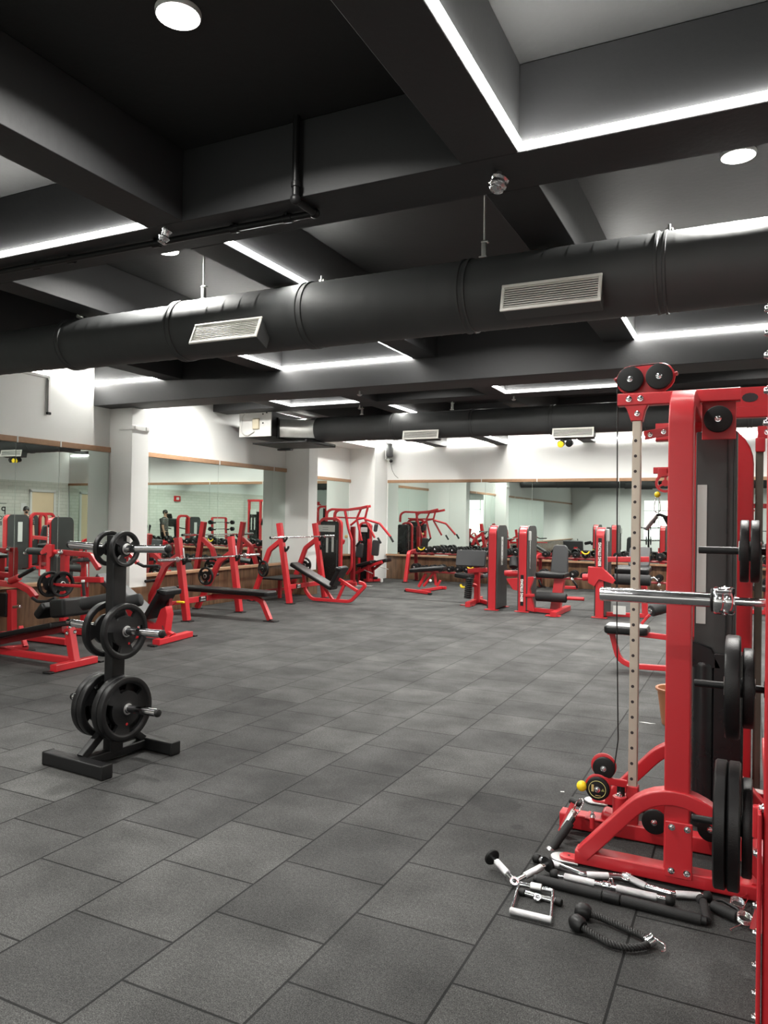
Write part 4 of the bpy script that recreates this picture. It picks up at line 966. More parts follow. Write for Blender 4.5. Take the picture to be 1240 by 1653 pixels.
# ---- glute/leg machine at the left edge
yA = 5.56
g = thing('leg_machine', 'red leg machine with black board and roller at the left picture edge', 'gym machine', (-6.5, yA, 0))
a, b = pz(86, 1079, .04), pz(153, 1064, .04)
fb = RT(g, 'cross_foot', RED, [a, b], .085, .07)
for q in (a, b):
    d = (q-(a+b)/2).normalized()*.06; BX(fb, 'rubber_foot', RUBBER, (q.x+d.x, q.y+d.y, .01), (.10, .06, .02), .005, rz=math.atan2(d.y, d.x)+math.pi/2)
mid = (a+b)/2
top = py(112, 1014, yA)
RT(g, 'post', RED, [mid+Z_*.02, top], .085, .075, 0, .007, (0, 1, 0))
RT(g, 'base_rail', RED, [(mid.x, mid.y, .065), (-7.75, yA+.02, .065)], .075, .065)
r0, r1 = pz(-10, 1050, .04), pz(44, 1044, .04)
RT(g, 'rear_foot', RED, [r0, r1], .075, .06); foot_plate(g, r1.x+.03, r1.y, .06)
RT(g, 'rear_strut', RED, [pz(41, 1044, .05), (r1.x-.12, r1.y, .26)], .05, .05)
p, q = py(104, 1002, yA), py(-60, 1034, yA)
PAD(g, 'long_board', VINYL, p, q, .34, .055, (0, 1, 0), .03, .014)
RT(g, 'board_rail', REDD, [p-Z_*.085, q-Z_*.10], .06, .06)
m = MB(); c = py(112, 980, yA); m.pad(axes(c, (1, 0, .12), (0, 1, 0)), .22, .34, .19, .04, .03); m.build('hip_pad', VINYL, g)
m = MB(); c2_ = py(84, 984, yA); m.pad(axes(c2_, (1, 0, 1.1), (0, 1, 0)), .18, .34, .09, .03, .025); m.build('wedge_pad', VINYL, g)
for o_ in (0, .30):
    p = py(132, 976, yA-.24)+X_*o_*.9+Y_*o_*.5; CY(g, 'foam_roller', FOAM, p, p+V((.26, .10, .06)), .062, None, 24, .012)
    CY(g, 'roller_cap', CHROME, p-V((.012, .004, .003)), p, .020)
CY(g, 'chrome_peg', CHROME, py(109, 1003, yA-.1), py(142, 1007, yA-.1), .025)
CY(g, 'vertical_grip', FOAM, py(136, 962, yA), py(134, 940, yA), .016); CY(g, 'grip_cap', WHITEP, py(134, 940, yA), py(134, 936, yA), .018)
bolts(g, CHROME, [(py(x, y, yA-.05), (0, -1, .2), .014, .014) for x, y in ((108, 1022), (113, 1012), (121, 1020))])
# ---- plate loaded row machine against the mirror
yB = 6.42
rw = thing('row_machine', 'red plate loaded row machine with a curved lever behind the leg machine', 'gym machine', (-8.1, yB, 0))
RT(rw, 'lever_arm', RED, [py(-40, 938, yB), py(31, 944, yB), py(48, 953, yB), py(58, 965, yB)], .06, .075, .08)
TB(rw, 'curved_grip', FOAM, [py(52, 965, yB-.05), py(61, 971, yB-.05), py(76, 971, yB-.05), py(89, 965, yB-.05)], .019, .05)
CY(rw, 'pivot_sleeve', RED, py(17, 938, yB-.03), py(31, 932, yB-.03), .042); CY(rw, 'pivot_cap', CHROME, py(15, 939, yB-.03), py(18, 938, yB-.03), .038)
CY(rw, 'hand_grip', FOAM, py(31, 931, yB-.04), py(56, 917, yB-.04), .024)
RT(rw, 'upright', RED, [py(19, 952, yB), (py(20, 1000, yB).x, yB, .04)], .09, .08, 0)
RT(rw, 'cross_beam', RED, [py(-40, 984, yB), py(18, 982, yB)], .07, .075)
RT(rw, 'base_rail', RED, [(-8.45, yB, .045), (-7.3, yB, .045)], .08, .07); foot_plate(rw, -7.32, yB)
CY(rw, 'pull_pin', CHROME, py(22, 980, yB-.05), py(33, 979, yB-.05), .022)
BX(rw, 'stack_block', SHROUDB, (-8.40, yB+.02, .42), (.18, .16, .30), .01)
for k, (dx, lab) in enumerate(((-.02, 'black plate on the row machine at the far left, facing the camera'), (.075, 'black plate behind the first one on the row machine at the far left'))):
    c = px(81+k*19, 943, -7.62+dx); plate(.158, .045, tuple(c), lab, R_(-10), .5+k, 'plates on the row machine')
RT(rw, 'plate_horn', RED, [px(81, 943, -7.66)+V((.03, 0, 0)), px(81, 943, -7.66)+V((.55, .02, 0))], .035, .035)
yC = 7.05
c3 = thing('chest_machine', 'red plate loaded press frame with a bent top arm left of the plate tree', 'gym machine', (-7.6, yC, 0))
xa = py(104, 950, yC).x
RT(c3, 'upright', RED, [(xa, yC, .03), (xa, yC, py(104, 892, yC).z)], .09, .08, 0)
RT(c3, 'top_arm', RED, [py(97, 891, yC-.02), py(146, 896, yC-.02), py(160, 918, yC-.02)], .055, .065, .06)
CY(c3, 'arm_pivot', CHROME, py(98, 891, yC-.06), py(98, 891, yC-.09), .032)
xb = py(132, 950, yC).x
RT(c3, 'second_upright', RED, [(xb, yC+.05, .03), (xb, yC+.05, py(132, 906, yC).z)], .075, .075, 0)
RT(c3, 'mid_beam', RED, [py(105, 935, yC), py(165, 936, yC)], .06, .07)
PAD(c3, 'shin_pad', GVINYL, py(126, 902, yC), py(143, 900, yC), .25, .05)
RT(c3, 'base_rail', RED, [(xa-.35, yC, .045), (xb+.06, yC, .045)], .08, .07); foot_plate(c3, xb+.05, yC)
CY(c3, 'white_cable_rod', CHROME, py(141, 948, yC), py(141, 910, yC), .012)
# ---- reclined seat right of the plate tree
yD = 7.28
rs = thing('reclined_seat', 'red machine with a reclined grey pad and short black seat right of the plate tree', 'gym machine', (-6.7, yD, 0))
PAD(rs, 'back_pad', GVINYL, py(246, 992, yD), py(168, 924, yD), .30, .075, (0, 1, 0), .05, .02)
PAD(rs, 'seat_pad', VINYL, py(243, 994, yD), py(271, 946, yD), .32, .07, (0, 1, 0), .05, .02)
PAD(rs, 'seat_roll', VINYL, py(266, 949, yD), py(281, 952, yD), .32, .07, (0, 1, 0), .03, .02)
a, b = pz(252, 1037, .04), pz(306, 1023, .04); fb = RT(rs, 'cross_foot', RED, [a, b], .10, .07)
for q in (a, b): BX(fb, 'rubber_foot', RUBBER, (q.x, q.y+(.1 if q is b else -.1)*.6, .01), (.12, .06, .02), .005)
mid = (a+b)/2
m = MB(); A_, B_ = py(262, 1012, yD), py(262, 965, yD); m.prism([(-.10, 0), (.09, 0), (.13, .24), (.10, .34), (.02, .30), (-.06, .12)], .12, axes((A_.x, yD, .10), (1, 0, 0), (0, 0, 1)), .006); m.build('seat_bracket', RED, rs)
RT(rs, 'spine', RED, [(mid.x, mid.y, .06), py(235, 1005, yD), py(172, 962, yD)], .07, .08, .05)
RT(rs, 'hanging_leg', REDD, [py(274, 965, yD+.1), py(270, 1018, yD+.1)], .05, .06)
TB(rs, 'cable', BLACK, [py(262, 1010, yD-.08), py(270, 1030, yD-.08), py(282, 1022, yD-.08)], .005, .03, 6)
RT(rs, 'rear_foot', RED, [(-7.0, 7.10, .04), (-7.0, 7.62, .04)], .08, .07); RT(rs, 'rear_post', RED, [(-7.0, 7.28, .05), py(178, 958, yD)], .07, .07)
RT(rs, 'base_rail', RED, [(-7.0, 7.28, .05), (mid.x, mid.y, .05)], .07, .06)
RT(rs, 'lever', RED, [py(196, 935, 7.5), py(206, 890, 7.5), py(222, 909, 7.5)], .05, .05, .05); TB(rs, 'black_grip', FOAM, [py(222, 909, 7.5), py(232, 914, 7.5), py(257, 914, 7.5)], .020, .03)
# ---- flat bench press
def press_station(root, xt, xb, y0, y1, ht, xr, placard_y, rear=True):
    for y in (y0, y1):
        u = RT(root, 'upright', RED, [(xb, y, .015), (xt, y, ht)], .095, .09, 0, .008, (0, 1, 0))
        BX(u, 'foot_plate', BLACK, (xb+.01, y, .007), (.17, .11, .014), .004)
        k = .62; xm = xb+(xt-xb)*k
        RT(root, 'rear_leg', RED, [(xm-.02, y, ht*.80), (xm-.30, y, ht*.66), (xr, y, .015)], .07, .085, .12)
        BX(root, 'rear_foot_plate', BLACK, (xr, y, .007), (.15, .10, .014), .004)
    RT(root, 'cross_bar', RED, [(xb-.05, y0, .30), (xb-.05, y1, .30)], .05, .085, 0)
    RT(root, 'rear_cross_bar', RED, [(xr+.06, y0, .16), (xr+.06, y1, .16)], .05, .06, 0)
def hook(root, x, y, z):
    m = MB(); m.prism([(-.02, -.07), (.035, -.05), (.075, -.0), (.085, .045), (.062, .048), (.05, .01), (.02, -.012), (-.02, .05)], .035, axes((x+.035, y, z), (1, 0, 0), (0, 0, 1)), .003); return m.build('bar_hook', RUBBER, root)
bp1 = thing('bench_press', 'red flat bench press with a loaded-looking thick chrome bar in front of the mirror', 'weight bench', (-7.5, 9.42, 0))
press_station(bp1, -7.70, -7.50, 8.77, 10.05, 1.24, -8.38, 9.2)
PAD(bp1, 'bench_pad', VINYL, (-8.20, 9.43, .455), (-6.44, 9.43, .455), .30, .075, (0, 1, 0), .05, .022)
RT(bp1, 'bench_rail', RED, [(-7.55, 9.43, .32), (-6.78, 9.43, .345), (-6.62, 9.43, .30), (-6.47, 9.43, .02)], .07, .07, .14)
BX(bp1, 'bench_foot_plate', BLACK, (-6.45, 9.43, .007), (.2, .13, .014), .004)
b_ = MB(); b_.box((-7.52, 9.15, .30), (.012, .17, .085), bev=.003); nb = b_.build('name_plate', SHROUDB, bp1)
M = axes((-7.513, 9.15, .322), (0, 1, 0), (0, 0, 1)); txt('plate_lettering', 'BEING', .034, WTXT, nb, M, bold=.0006); txt('plate_lettering', 'STRONG', .030, WTXT, nb, axes((-7.513, 9.15, .28), (0, 1, 0), (0, 0, 1)))
for y in (8.77, 10.05):
    hook(bp1, -7.625, y, .895); BX(bp1, 'catch_slot', STEEL, (-7.605, y+.03, .99), (.012, .03, .20), .003, ry=R_(-9)); CY(bp1, 'plate_horn', BLACK, (-8.12, y, .58), (-8.12, y-(.22 if y < 9 else -.22), .58), .022)
bar1 = thing('barbell', 'long chrome barbell resting on the flat bench press hooks', 'barbell', (-7.565, 9.4, .93))
CY(bar1, 'shaft', CHROME, (-7.565, 8.55, .925), (-7.565, 10.45, .925), .0145)
for s, y0 in ((-1, 8.62), (1, 10.25)):
    CY(bar1, 'sleeve', CHROME, (-7.565, y0, .925), (-7.565, y0+s*.40, .925), .0255, None, 24); CY(bar1, 'collar', STEEL, (-7.565, y0-.012*s, .925), (-7.565, y0+.02*s, .925), .04)
    TB(bar1, 'collar_ring', CHROME, [(-7.53, y0-.1*s, .93), (-7.55, y0-.1*s, .985), (-7.60, y0-.1*s, .96), (-7.59, y0-.1*s, .90)], .005, .02, 6)
plate(.15, .04, (-8.05, 9.86, .58), 'black plate stored behind the flat bench press', R_(90), .4)
# small strap with yellow clip on the floor of the bench press
st = thing('foot_strap', 'small chrome loop with a yellow clip hanging on the near bench press upright', 'strap', (-7.75, 8.62, 0))
TB(st, 'loop', CHROME, [(-7.72, 8.60, .10), (-7.66, 8.58, .16), (-7.60, 8.58, .08), (-7.66, 8.60, .02), (-7.78, 8.62, .03)], .006, .02, 8); BX(st, 'yellow_clip', YEL, (-7.53, 8.66, .295), (.14, .04, .03), .008); TB(st, 'red_cord', RED, [(-7.6, 8.66, .29), (-7.72, 8.64, .22), (-7.76, 8.62, .10)], .007, .03, 6)
# ---- decline bench press
bp2 = thing('decline_bench_press', 'red decline bench press with a spotter step next to the second white column', 'weight bench', (-7.5, 12.1, 0))
press_station(bp2, -7.72, -7.47, 11.50, 12.75, 1.46, -8.30, 12.)
BX(bp2, 'spotter_step', RUBBER, (-7.98, 12.12, .42), (.52, 1.0, .035), .008); RT(bp2, 'step_post', RED, [(-8.1, 12.12, .02), (-8.1, 12.12, .40)], .06, .06)
yP = 12.1
PAD(bp2, 'decline_pad', VINYL, py(475, 907, yP), py(541, 947, yP), .30, .075, (0, 1, 0), .05, .022)
PAD(bp2, 'leg_pad', VINYL, py(537, 943, yP), py(552, 913, yP), .32, .08, (0, 1, 0), .04, .022)
PAD(bp2, 'knee_roll', VINYL, py(548, 914, yP), py(557, 917, yP), .34, .07, (0, 1, 0), .03, .02)
l0 = py(490, 921, yP); RT(bp2, 'loop_frame', RED, [l0, (py(493, 950, yP).x, yP, .20), (py(503, 968, yP).x, yP, .045), (py(566, 970, yP).x, yP, .045), py(592, 944, yP), py(580, 940, yP)], .06, .055, .18)
RT(bp2, 'pad_strut', RED, [py(537, 968, yP), py(522, 946, yP)], .05, .05); RT(bp2, 'leg_strut', RED, [py(546, 934, yP), py(577, 954, yP)], .055, .055); RT(bp2, 'front_strut', RED, [py(545, 968, yP), py(556, 944, yP)], .05, .05)
b_ = MB(); b_.box((-7.49, 11.83, .30), (.012, .16, .08), bev=.003); nb = b_.build('name_plate', SHROUDB, bp2)
txt('plate_lettering', 'BEING', .032, WTXT, nb, axes((-7.483, 11.83, .32), (0, 1, 0), (0, 0, 1)), bold=.0006); txt('plate_lettering', 'STRONG', .028, WTXT, nb, axes((-7.483, 11.83, .28), (0, 1, 0), (0, 0, 1)))
for y in (11.50, 12.75):
    hook(bp2, -7.655, y, 1.17); hook(bp2, -7.62, y, 1.0); CY(bp2, 'plate_horn', BLACK, (-8.0, y, .62), (-8.0, y+(.20 if y > 12 else -.20), .62), .022)
bar2 = thing('barbell', 'chrome barbell resting on the decline bench press hooks', 'barbell', (-7.59, 12.1, 1.2))
CY(bar2, 'shaft', CHROME, (-7.59, 11.2, 1.205), (-7.59, 13.0, 1.205), .014)
for s, y0 in ((-1, 11.40), (1, 12.92)): CY(bar2, 'sleeve', CHROME, (-7.59, y0, 1.205), (-7.59, y0+s*.36, 1.205), .025, None, 24); CY(bar2, 'end_cap', BLACK, (-7.59, y0+s*.36, 1.205), (-7.59, y0+s*.372, 1.205), .024)
plate(.152, .04, tuple(V((-8.0, 11.42, .62))), 'black plate stored on the near side of the decline bench press', R_(70), .4)
plate(.152, .04, tuple(V((-8.0, 12.84, .62))), 'black plate stored on the far side of the decline bench press', R_(90), 1.)
# ================================================================== ALCOVE: LAT AND CHEST MACHINES
yT = 15.3
lt = thing('lat_machine', 'red lat pull machine with a black stack tower and grey placard in the left alcove', 'gym machine', (-8.9, 15.5, 0))
t0, t1 = py(514, 935, yT), py(549, 841, yT); cx = (t0.x+t1.x)/2; wT = abs(t1.x-t0.x); hT = t1.z
BX(lt, 'stack_tower', SHROUDB, (cx, yT+.10, hT/2), (wT-.04, .22, hT-.02), .03)
RT(lt, 'tower_frame', RED, [(cx+wT/2, yT+.05, .02), (cx+wT/2, yT+.05, hT+.05), (cx-wT/2, yT+.05, hT+.05), (cx-wT/2, yT+.05, .02)], .07, .09, .16, .01, (0, -1, 0))
a, b = py(513, 858, yT-.03), py(540, 848, yT-.03); BX(lt, 'white_placard', PLAC, ((a.x+b.x)/2, yT-.015, (a.z+b.z)/2), (abs(b.x-a.x), .012, abs(b.z-a.z)), .003)
for k in range(2): BX(lt, 'placard_print', PLACD, ((a.x+b.x)/2-.02, yT-.0225, (a.z+b.z)/2+.025-k*.05), (.16, .002, .012), .0005)
for x0, y0, y1, nm in ((527.5, 868, 892, 'rod_cover'), (536.5, 866, 891, 'weight_label')):
    a, b = py(x0, y1, yT-.03), py(x0, y0, yT-.03); BX(lt, nm, PLAC, (a.x, yT-.02, (a.z+b.z)/2), (.055, .016, b.z-a.z), .004)
for x0 in (519, 544): CY(lt, 'guide_rod', SHROUD, (py(x0, 900, yT).x, yT-.02, .05), (py(x0, 900, yT).x, yT-.02, 1.05), .012)
yL = 15.75
def LV(names, ptss, r=.026, grip=None, Y=yL):
    P = [py(x, y, Y) for x, y in ptss]; TB(lt, names, RED, P, r, .10, 12)
RT(lt, 'top_frame', RED, [py(527, 842, yL), py(528, 826, yL), py(536, 822, yL), py(560, 823, yL), py(582, 821, yL), py(598, 817, yL)], .055, .055, .14)
RT(lt, 'top_frame', RED, [py(540, 842, yL-.3), py(541, 827, yL-.3), py(547, 823, yL-.3), py(562, 823, yL-.3), py(583, 820, yL-.3), py(594, 817.5, yL-.3)], .06, .06, .14)
LV('cross_link', [(542, 835), (565, 836), (590, 836)], .018)
LV('lever', [(557, 824), (562.5, 853), (568, 872), (567.5, 916), (560, 927)], .032)
LV('lever', [(583, 821), (576, 837), (584, 873)], .026); LV('lever', [(594, 818), (589, 838), (605, 868)], .026); LV('lever', [(589, 838), (613, 845), (631, 867)], .028); LV('lever', [(566, 848), (578, 838), (589, 836)], .026)
for a, b in (((582, 873), (575, 882)), ((610, 868), (615, 877)), ((630, 866), (635, 875))): CY(lt, 'grip', FOAM, py(*a, yL-.05), py(*b, yL-.05), .024)
BX(lt, 'joint_block', RED, tuple(py(549, 873, yL-.3)), (.22, .12, .12), .02, ry=.3); CY(lt, 'pivot_cap', mat('brass_cap', (.6, .45, .2), .4, .6), py(559, 866, yL-.1), py(559, 866, yL-.2), .04)
RT(lt, 'base_rail', RED, [(cx, yT-.02, .05), (-8.15, yT+.05, .05)], .08, .08); RT(lt, 'base_rail', RED, [(-8.55, yT-.35, .05), (-8.55, yT+.7, .05)], .08, .07)
RT(lt, 'rear_post', REDD, [(py(570, 900, 15.9).x, 15.9, .02), py(570, 850, 15.9)], .10, .09)
for x0 in (577, 591): BX(lt, 'foot_tread', GALV, tuple(py(x0+2, 946, 15.4)), (.24, .14, .02), .006, rz=.1)
yS = 16.35
cp = thing('converging_press', 'red converging press with two black seats in the far left corner', 'gym machine', (-8.3, yS, 0))
BX(cp, 'stack_tower', SHROUDB, (py(586, 890, 16.6).x, 16.75, .72), (.28, .22, 1.4), .03)
a = py(586, 855, 16.6); BX(cp, 'white_placard', PLAC, (a.x, 16.63, a.z), (.22, .012, .12), .003)
RT(cp, 'tower_frame', RED, [(py(579, 935, 16.6).x, 16.62, .02), (py(579, 935, 16.6).x, 16.62, 1.46), (py(597, 935, 16.6).x, 16.62, 1.46), (py(597, 935, 16.6).x, 16.62, .02)], .05, .07, .12, .01, (0, -1, 0))
for x0, z0, z1 in ((581, 877, 900), (607, 872, 897)):
    p, q = py(x0-2, z1, yS), py(x0+1, z0, yS); d = q-p
    m = MB(); m.pad(axes((p+q)/2, (1, 0, -.1), d), .19, d.length, .07, .04, .02); m.build('back_pad', GVINYL, cp)
PAD(cp, 'head_pad', GVINYL, py(604, 858, yS), py(606, 845, yS), .12, .06, (0, 1, 0))
PAD(cp, 'seat_pad', VINYL, py(578, 911, yS), py(603, 904, yS), .3, .08); PAD(cp, 'seat_pad', VINYL, py(600, 907, yS+.2), py(628, 901, yS+.2), .3, .08)
RT(cp, 'seat_strut', RED, [py(575, 925, yS), py(600, 913, yS), py(617, 907, yS)], .06, .07, .08); RT(cp, 'seat_strut', RED, [py(601, 921, yS+.2), py(620, 906, yS+.2)], .06, .06)
RT(cp, 'upright', RED, [(py(594, 930, yS).x, yS, .03), py(596, 870, yS)], .06, .07); RT(cp, 'upright', RED, [(py(603, 930, yS+.2).x, yS+.2, .03), py(601, 895, yS+.2)], .06, .06)
RT(cp, 'base_rail', RED, [pz(588, 937, .05), pz(613, 936, .05)], .07, .07); BX(cp, 'rail_end', WHITEP, tuple(pz(616, 937, .05)), (.05, .09, .09), .01)
TB(cp, 'gas_lever', GALV, [py(588, 920, yS-.1), py(602, 926, yS-.1)], .012, 0); TB(cp, 'gas_lever', GALV, [py(612, 914, yS), py(627, 919, yS)], .012, 0)
BX(cp, 'foot_pedal', RUBBER, tuple(py(606, 933, yS)), (.10, .08, .06), .01)

# ================================================================== DUMBBELLS AND RACKS ALONG THE BACK WALL
RK = [(-7.62, -4.72), (-4.42, -1.52), (-1.22, 1.68)]
RNAME = ['left', 'middle', 'right']
ZT, ZLO, YU, YLO = .80, .36, 17.36, 17.14
def rack(x0, x1, label):
    r = thing('dumbbell_rack', label, 'dumbbell rack', ((x0+x1)/2, 17.3, 0))
    for x in (x0, x1):
        RT(r, 'front_leg', RED, [(x, 16.93, .015), (x, 17.12, ZT-.06), (x, 17.55, ZT-.02)], .075, .085, .12, .008, (1, 0, 0))
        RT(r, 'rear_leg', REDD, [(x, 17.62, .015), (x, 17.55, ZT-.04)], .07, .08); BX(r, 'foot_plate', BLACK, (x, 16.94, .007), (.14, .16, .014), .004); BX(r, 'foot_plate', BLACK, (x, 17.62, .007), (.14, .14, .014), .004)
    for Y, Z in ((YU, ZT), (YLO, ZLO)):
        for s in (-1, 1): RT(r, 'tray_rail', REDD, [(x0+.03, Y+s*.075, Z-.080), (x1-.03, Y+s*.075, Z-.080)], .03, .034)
        if Z < .5:
            for x in (x0, x1): RT(r, 'tray_bracket', RED, [(x, Y-.13, Z-.12), (x, 17.56, Z-.12)], .05, .05)
    return r
rack(*RK[0], 'red two-tier dumbbell rack standing left of the weight machines by the back wall')
rack(*RK[1], 'red two-tier dumbbell rack behind the weight machines at the back wall')
rack(*RK[2], 'red two-tier dumbbell rack behind the cable tower at the back wall')
def dumbbell_proto(r, L, label, loc, group, ylw=False):
    d = thing('dumbbell', label, 'dumbbell', loc, 0, group)
    for s in (-1, 1):
        m = MB(); m.lathe([(0, 0), (r*.55, 0), (r*.60, .003), (r*.62, 0), (r*.92, .002), (r, .012), (r, L-.012), (r*.92, L), (0, L)], (0, s*.062 if s > 0 else -.062-L, 0), (0, 1, 0), 24)
        h = m.build('head', IRON, d, False)
        m = MB(); m.lathe([(0, 0), (r*.27, 0), (r*.2, .008), (0, .011)], (0, s*(.062+L), 0), (0, s, 0), 14); m.build('end_bolt', CHROME, h, False)
    m = MB(); m.lathe([(.013, -.064), (.016, -.02), (.016, .02), (.013, .064)], (0, 0, 0), (0, 1, 0), 14); m.build('handle', YEL if ylw else CHROME, d, False)
    return d
protos = {}
def put_db(r, L, label, loc, ylw=False, rz=0.):
    k = (r, L, ylw)
    if k not in protos: protos[k] = dumbbell_proto(r, L, label, loc, 'dumbbells on the back wall racks', ylw); protos[k].rotation_euler = (0, 0, rz); return protos[k]
    return dup(protos[k], loc, rz, label)
for k, (x0, x1) in enumerate(RK):
    for tier, (Y, Z) in enumerate(((YU, ZT), (YLO, ZLO))):
        n = 12; wy = 0
        for i in range(n):
            x = x0+.20+(x1-x0-.40)*i/(n-1); big = (i*7+k*3+tier*5) % 3
            if k == 1 and tier == 0 and i in (5, 6): continue            # gap in the middle rack
            r = (.070, .079, .088)[big]; L = (.066, .078, .088)[big]
            lab = 'black round dumbbell, %s from the left on the %s tier of the %s rack' % (ORD[i], ('top', 'lower')[tier], RNAME[k])
            put_db(r, L, lab, (x, Y, Z-.060+r), False, 0)
# yellow handled grips lying on the rack ends
def yellow_grip(x, y, z, label, rz=0.):
    g_ = thing('yellow_hand_grip', label, 'hand grip', (x, y, z), rz, 'yellow grips by the racks')
    m = MB(); m.tube([(-.085, 0, .05), (-.06, 0, .0), (0, 0, -.02), (.06, 0, .0), (.085, 0, .05)], .016, .05, 10); m.build('yellow_bow', YEL, g_, False)
    m = MB(); m.cyl((-.08, 0, .055), (.08, 0, .055), .013, seg=12); m.build('black_bar', RUBBER, g_, False)
yellow_grip(-7.30, 17.15, .83, 'small yellow bow grip on the left end of the left dumbbell rack'); yellow_grip(-5.95, 16.98, .43, 'small yellow bow grip below the dumbbells left of the curl machine')
yellow_grip(-3.30, 17.2, .86, 'small yellow bow grip on the rack right of the leg extension seat'); yellow_grip(-2.0, 17.2, .83, 'small yellow bow grip on the rack beside the holed post')

# ================================================================== ADJUSTABLE BENCH
ab = thing('adjustable_bench', 'red framed adjustable bench with a grey topped pad before the left dumbbell rack', 'weight bench', (-6.5, 15.4, 0))
a, b = pz(656, 952, .04), pz(694, 957, .04); RT(ab, 'front_foot', RED, [a, b], .075, .06)
for q in (a, b): BX(ab, 'rubber_foot', RUBBER, (q.x, q.y, .02), (.07, .09, .045), .008)
a2, b2 = pz(706, 948, .04), pz(720, 949, .04); RT(ab, 'rear_foot', RED, [a2, b2], .07, .06)
RT(ab, 'spine', RED, [(a+b)/2, (a2+b2)/2], .06, .06)
yb_ = (a.y+b.y)/2+.25
RT(ab, 'strut', RED, [py(676, 947, yb_), py(688, 926, yb_)], .05, .06); RT(ab, 'strut', RED, [py(684, 946, yb_), py(700, 925, yb_)], .05, .05); RT(ab, 'strut', RED, [py(704, 945, yb_), py(702, 924, yb_)], .05, .05); RT(ab, 'strut', RED, [py(706, 946, yb_), py(711, 937, yb_)], .04, .05)
PAD(ab, 'bench_pad', VINYL, py(664, 918, yb_), py(718, 914, yb_), .32, .085, (0, 1, 0), .06, .025)
PAD(ab, 'pad_top', GVINYL, py(668, 917.2, yb_), py(714, 913.4, yb_), .25, .02, (0, 1, 0), .05, .008)
CY(ab, 'wheel', WHITEP, py(695, 937, yb_-.1), py(695, 937, yb_-.15), .03)

# ================================================================== WEIGHT STACK MACHINES
def tower(root, x, y, h=1.46, w=.13, d=.60, text=None, tz=(.2, .9), placard=True, side=1):
    """narrow weight tower: red band over the front edge, dark side panels"""
    RT(root, 'red_band', RED, [(x, y, .02), (x, y, h), (x, y+d, h), (x, y+d, .02)], w, .045, .14, .006, (0, -1, 0), 8)
    for s in (-1, 1):
        m = MB(); m.prism([(0, 0)]+[(d-.0, 0)]+[(d-.13+.13*math.cos(R_(t_)), h-.13+.13*math.sin(R_(t_))) for t_ in (0, 30, 60, 90)]+[(.13-.13*math.cos(R_(t_)), h-.13+.13*math.sin(R_(t_))) for t_ in (90, 60, 30, 0)], .02, axes((x+s*(w/2+.012), y, .03), (0, 1, 0), (0, 0, 1)), .004); m.build('side_panel', SHROUD, root)
    BX(root, 'weight_stack', SHROUDB, (x, y+d*.5, .62), (w-.01, d-.1, 1.1), .01)
    BX(root, 'foot_plate', RED, (x, y-.01, .008), (w+.12, .10, .016), .005); BX(root, 'foot_plate', RED, (x, y+d, .008), (w+.12, .10, .016), .005)
    if placard:
        p = BX(root, 'placard', PLAC, (x+w/2+.025, y+d*.45, 1.03), (.006, .11, .50), .002)
        for k in range(5): BX(p, 'placard_mark', PLACD, (x+w/2+.0285, y+d*.45, 1.22-k*.095), (.002, .03, .022), .0005)
    if text:
        m = MB(); m.box((x, y-.027, (tz[0]+tz[1])/2), (.055, .008, tz[1]-tz[0]+.04), bev=.002); n_ = m.build('name_strip', SHROUDB, root)
        txt('strip_lettering', text, .062, WTXT, n_, axes((x, y-.032, (tz[0]+tz[1])/2), (0, 0, 1), (-1, 0, 0)), bold=.0022, sx=(tz[1]-tz[0])/(.0475*len(text)*.98))
# M1: curl machine
w1 = thing('curl_machine', 'red preacher curl machine with a wide dark pad left of the first weight tower', 'gym machine', (-4.3, 13.2, 0))
tower(w1, -4.03, 12.66)
yM = 13.35
p, q = py(737, 914, yM), py(785, 889, yM)
m = MB(); m.pad(axes(((p.x+q.x)/2, yM, (p.z+q.z)/2), (1, 0, 0), (0, .25, 1)), abs(q.x-p.x), abs(q.z-p.z), .09, .03, .02); m.build('arm_pad', GVINYL, w1)
RT(w1, 'pad_post', RED, [(py(768, 965, yM).x, yM+.08, .03), (py(768, 920, yM).x, yM+.08, py(768, 905, yM).z)], .10, .09); RT(w1, 'cross_beam', RED, [py(756, 921, yM), py(790, 920, yM)], .07, .08)
PAD(w1, 'seat_pad', VINYL, py(738, 924, yM-.25), py(763, 928, yM-.25), .32, .08); PAD(w1, 'rear_seat', GVINYL, py(770, 930, yM+.3), py(785, 926, yM+.3), .3, .07)
RT(w1, 'seat_arm', RED, [py(748, 930, yM-.2), py(760, 943, yM-.2), py(768, 945, yM-.1)], .06, .06)
m = MB()
b0 = py(755, 966, yM-.35); prof = [(0, 0), (.07, 0)]
for k in range(11): prof += [(.075, .005+k*.036), (.062, .022+k*.036)]
m.lathe(prof+[(.06, .40), (0, .40)], (b0.x, b0.y, b0.z), (.08, 0, 1), 22); m.build('rubber_bellows', RUBBER, w1)
RT(w1, 'front_foot', RED, [pz(755, 976, .05), pz(776, 966, .05)], .09, .09); BX(w1, 'foot_plate', REDD, tuple(pz(755, 977, .008)), (.26, .12, .016), .004)
m = MB(); c = py(749, 946, yM-.3); m.tube([c+V((-.06, 0, .02)), c+V((-.03, -.03, -.02)), c+V((.04, -.03, -.02)), c+V((.07, 0, .02))], .022, .04, 10); m.build('yellow_lever', YEL, w1)
RT(w1, 'base_rail', RED, [pz(770, 968, .05), (-4.03, 13.0, .05)], .07, .07)
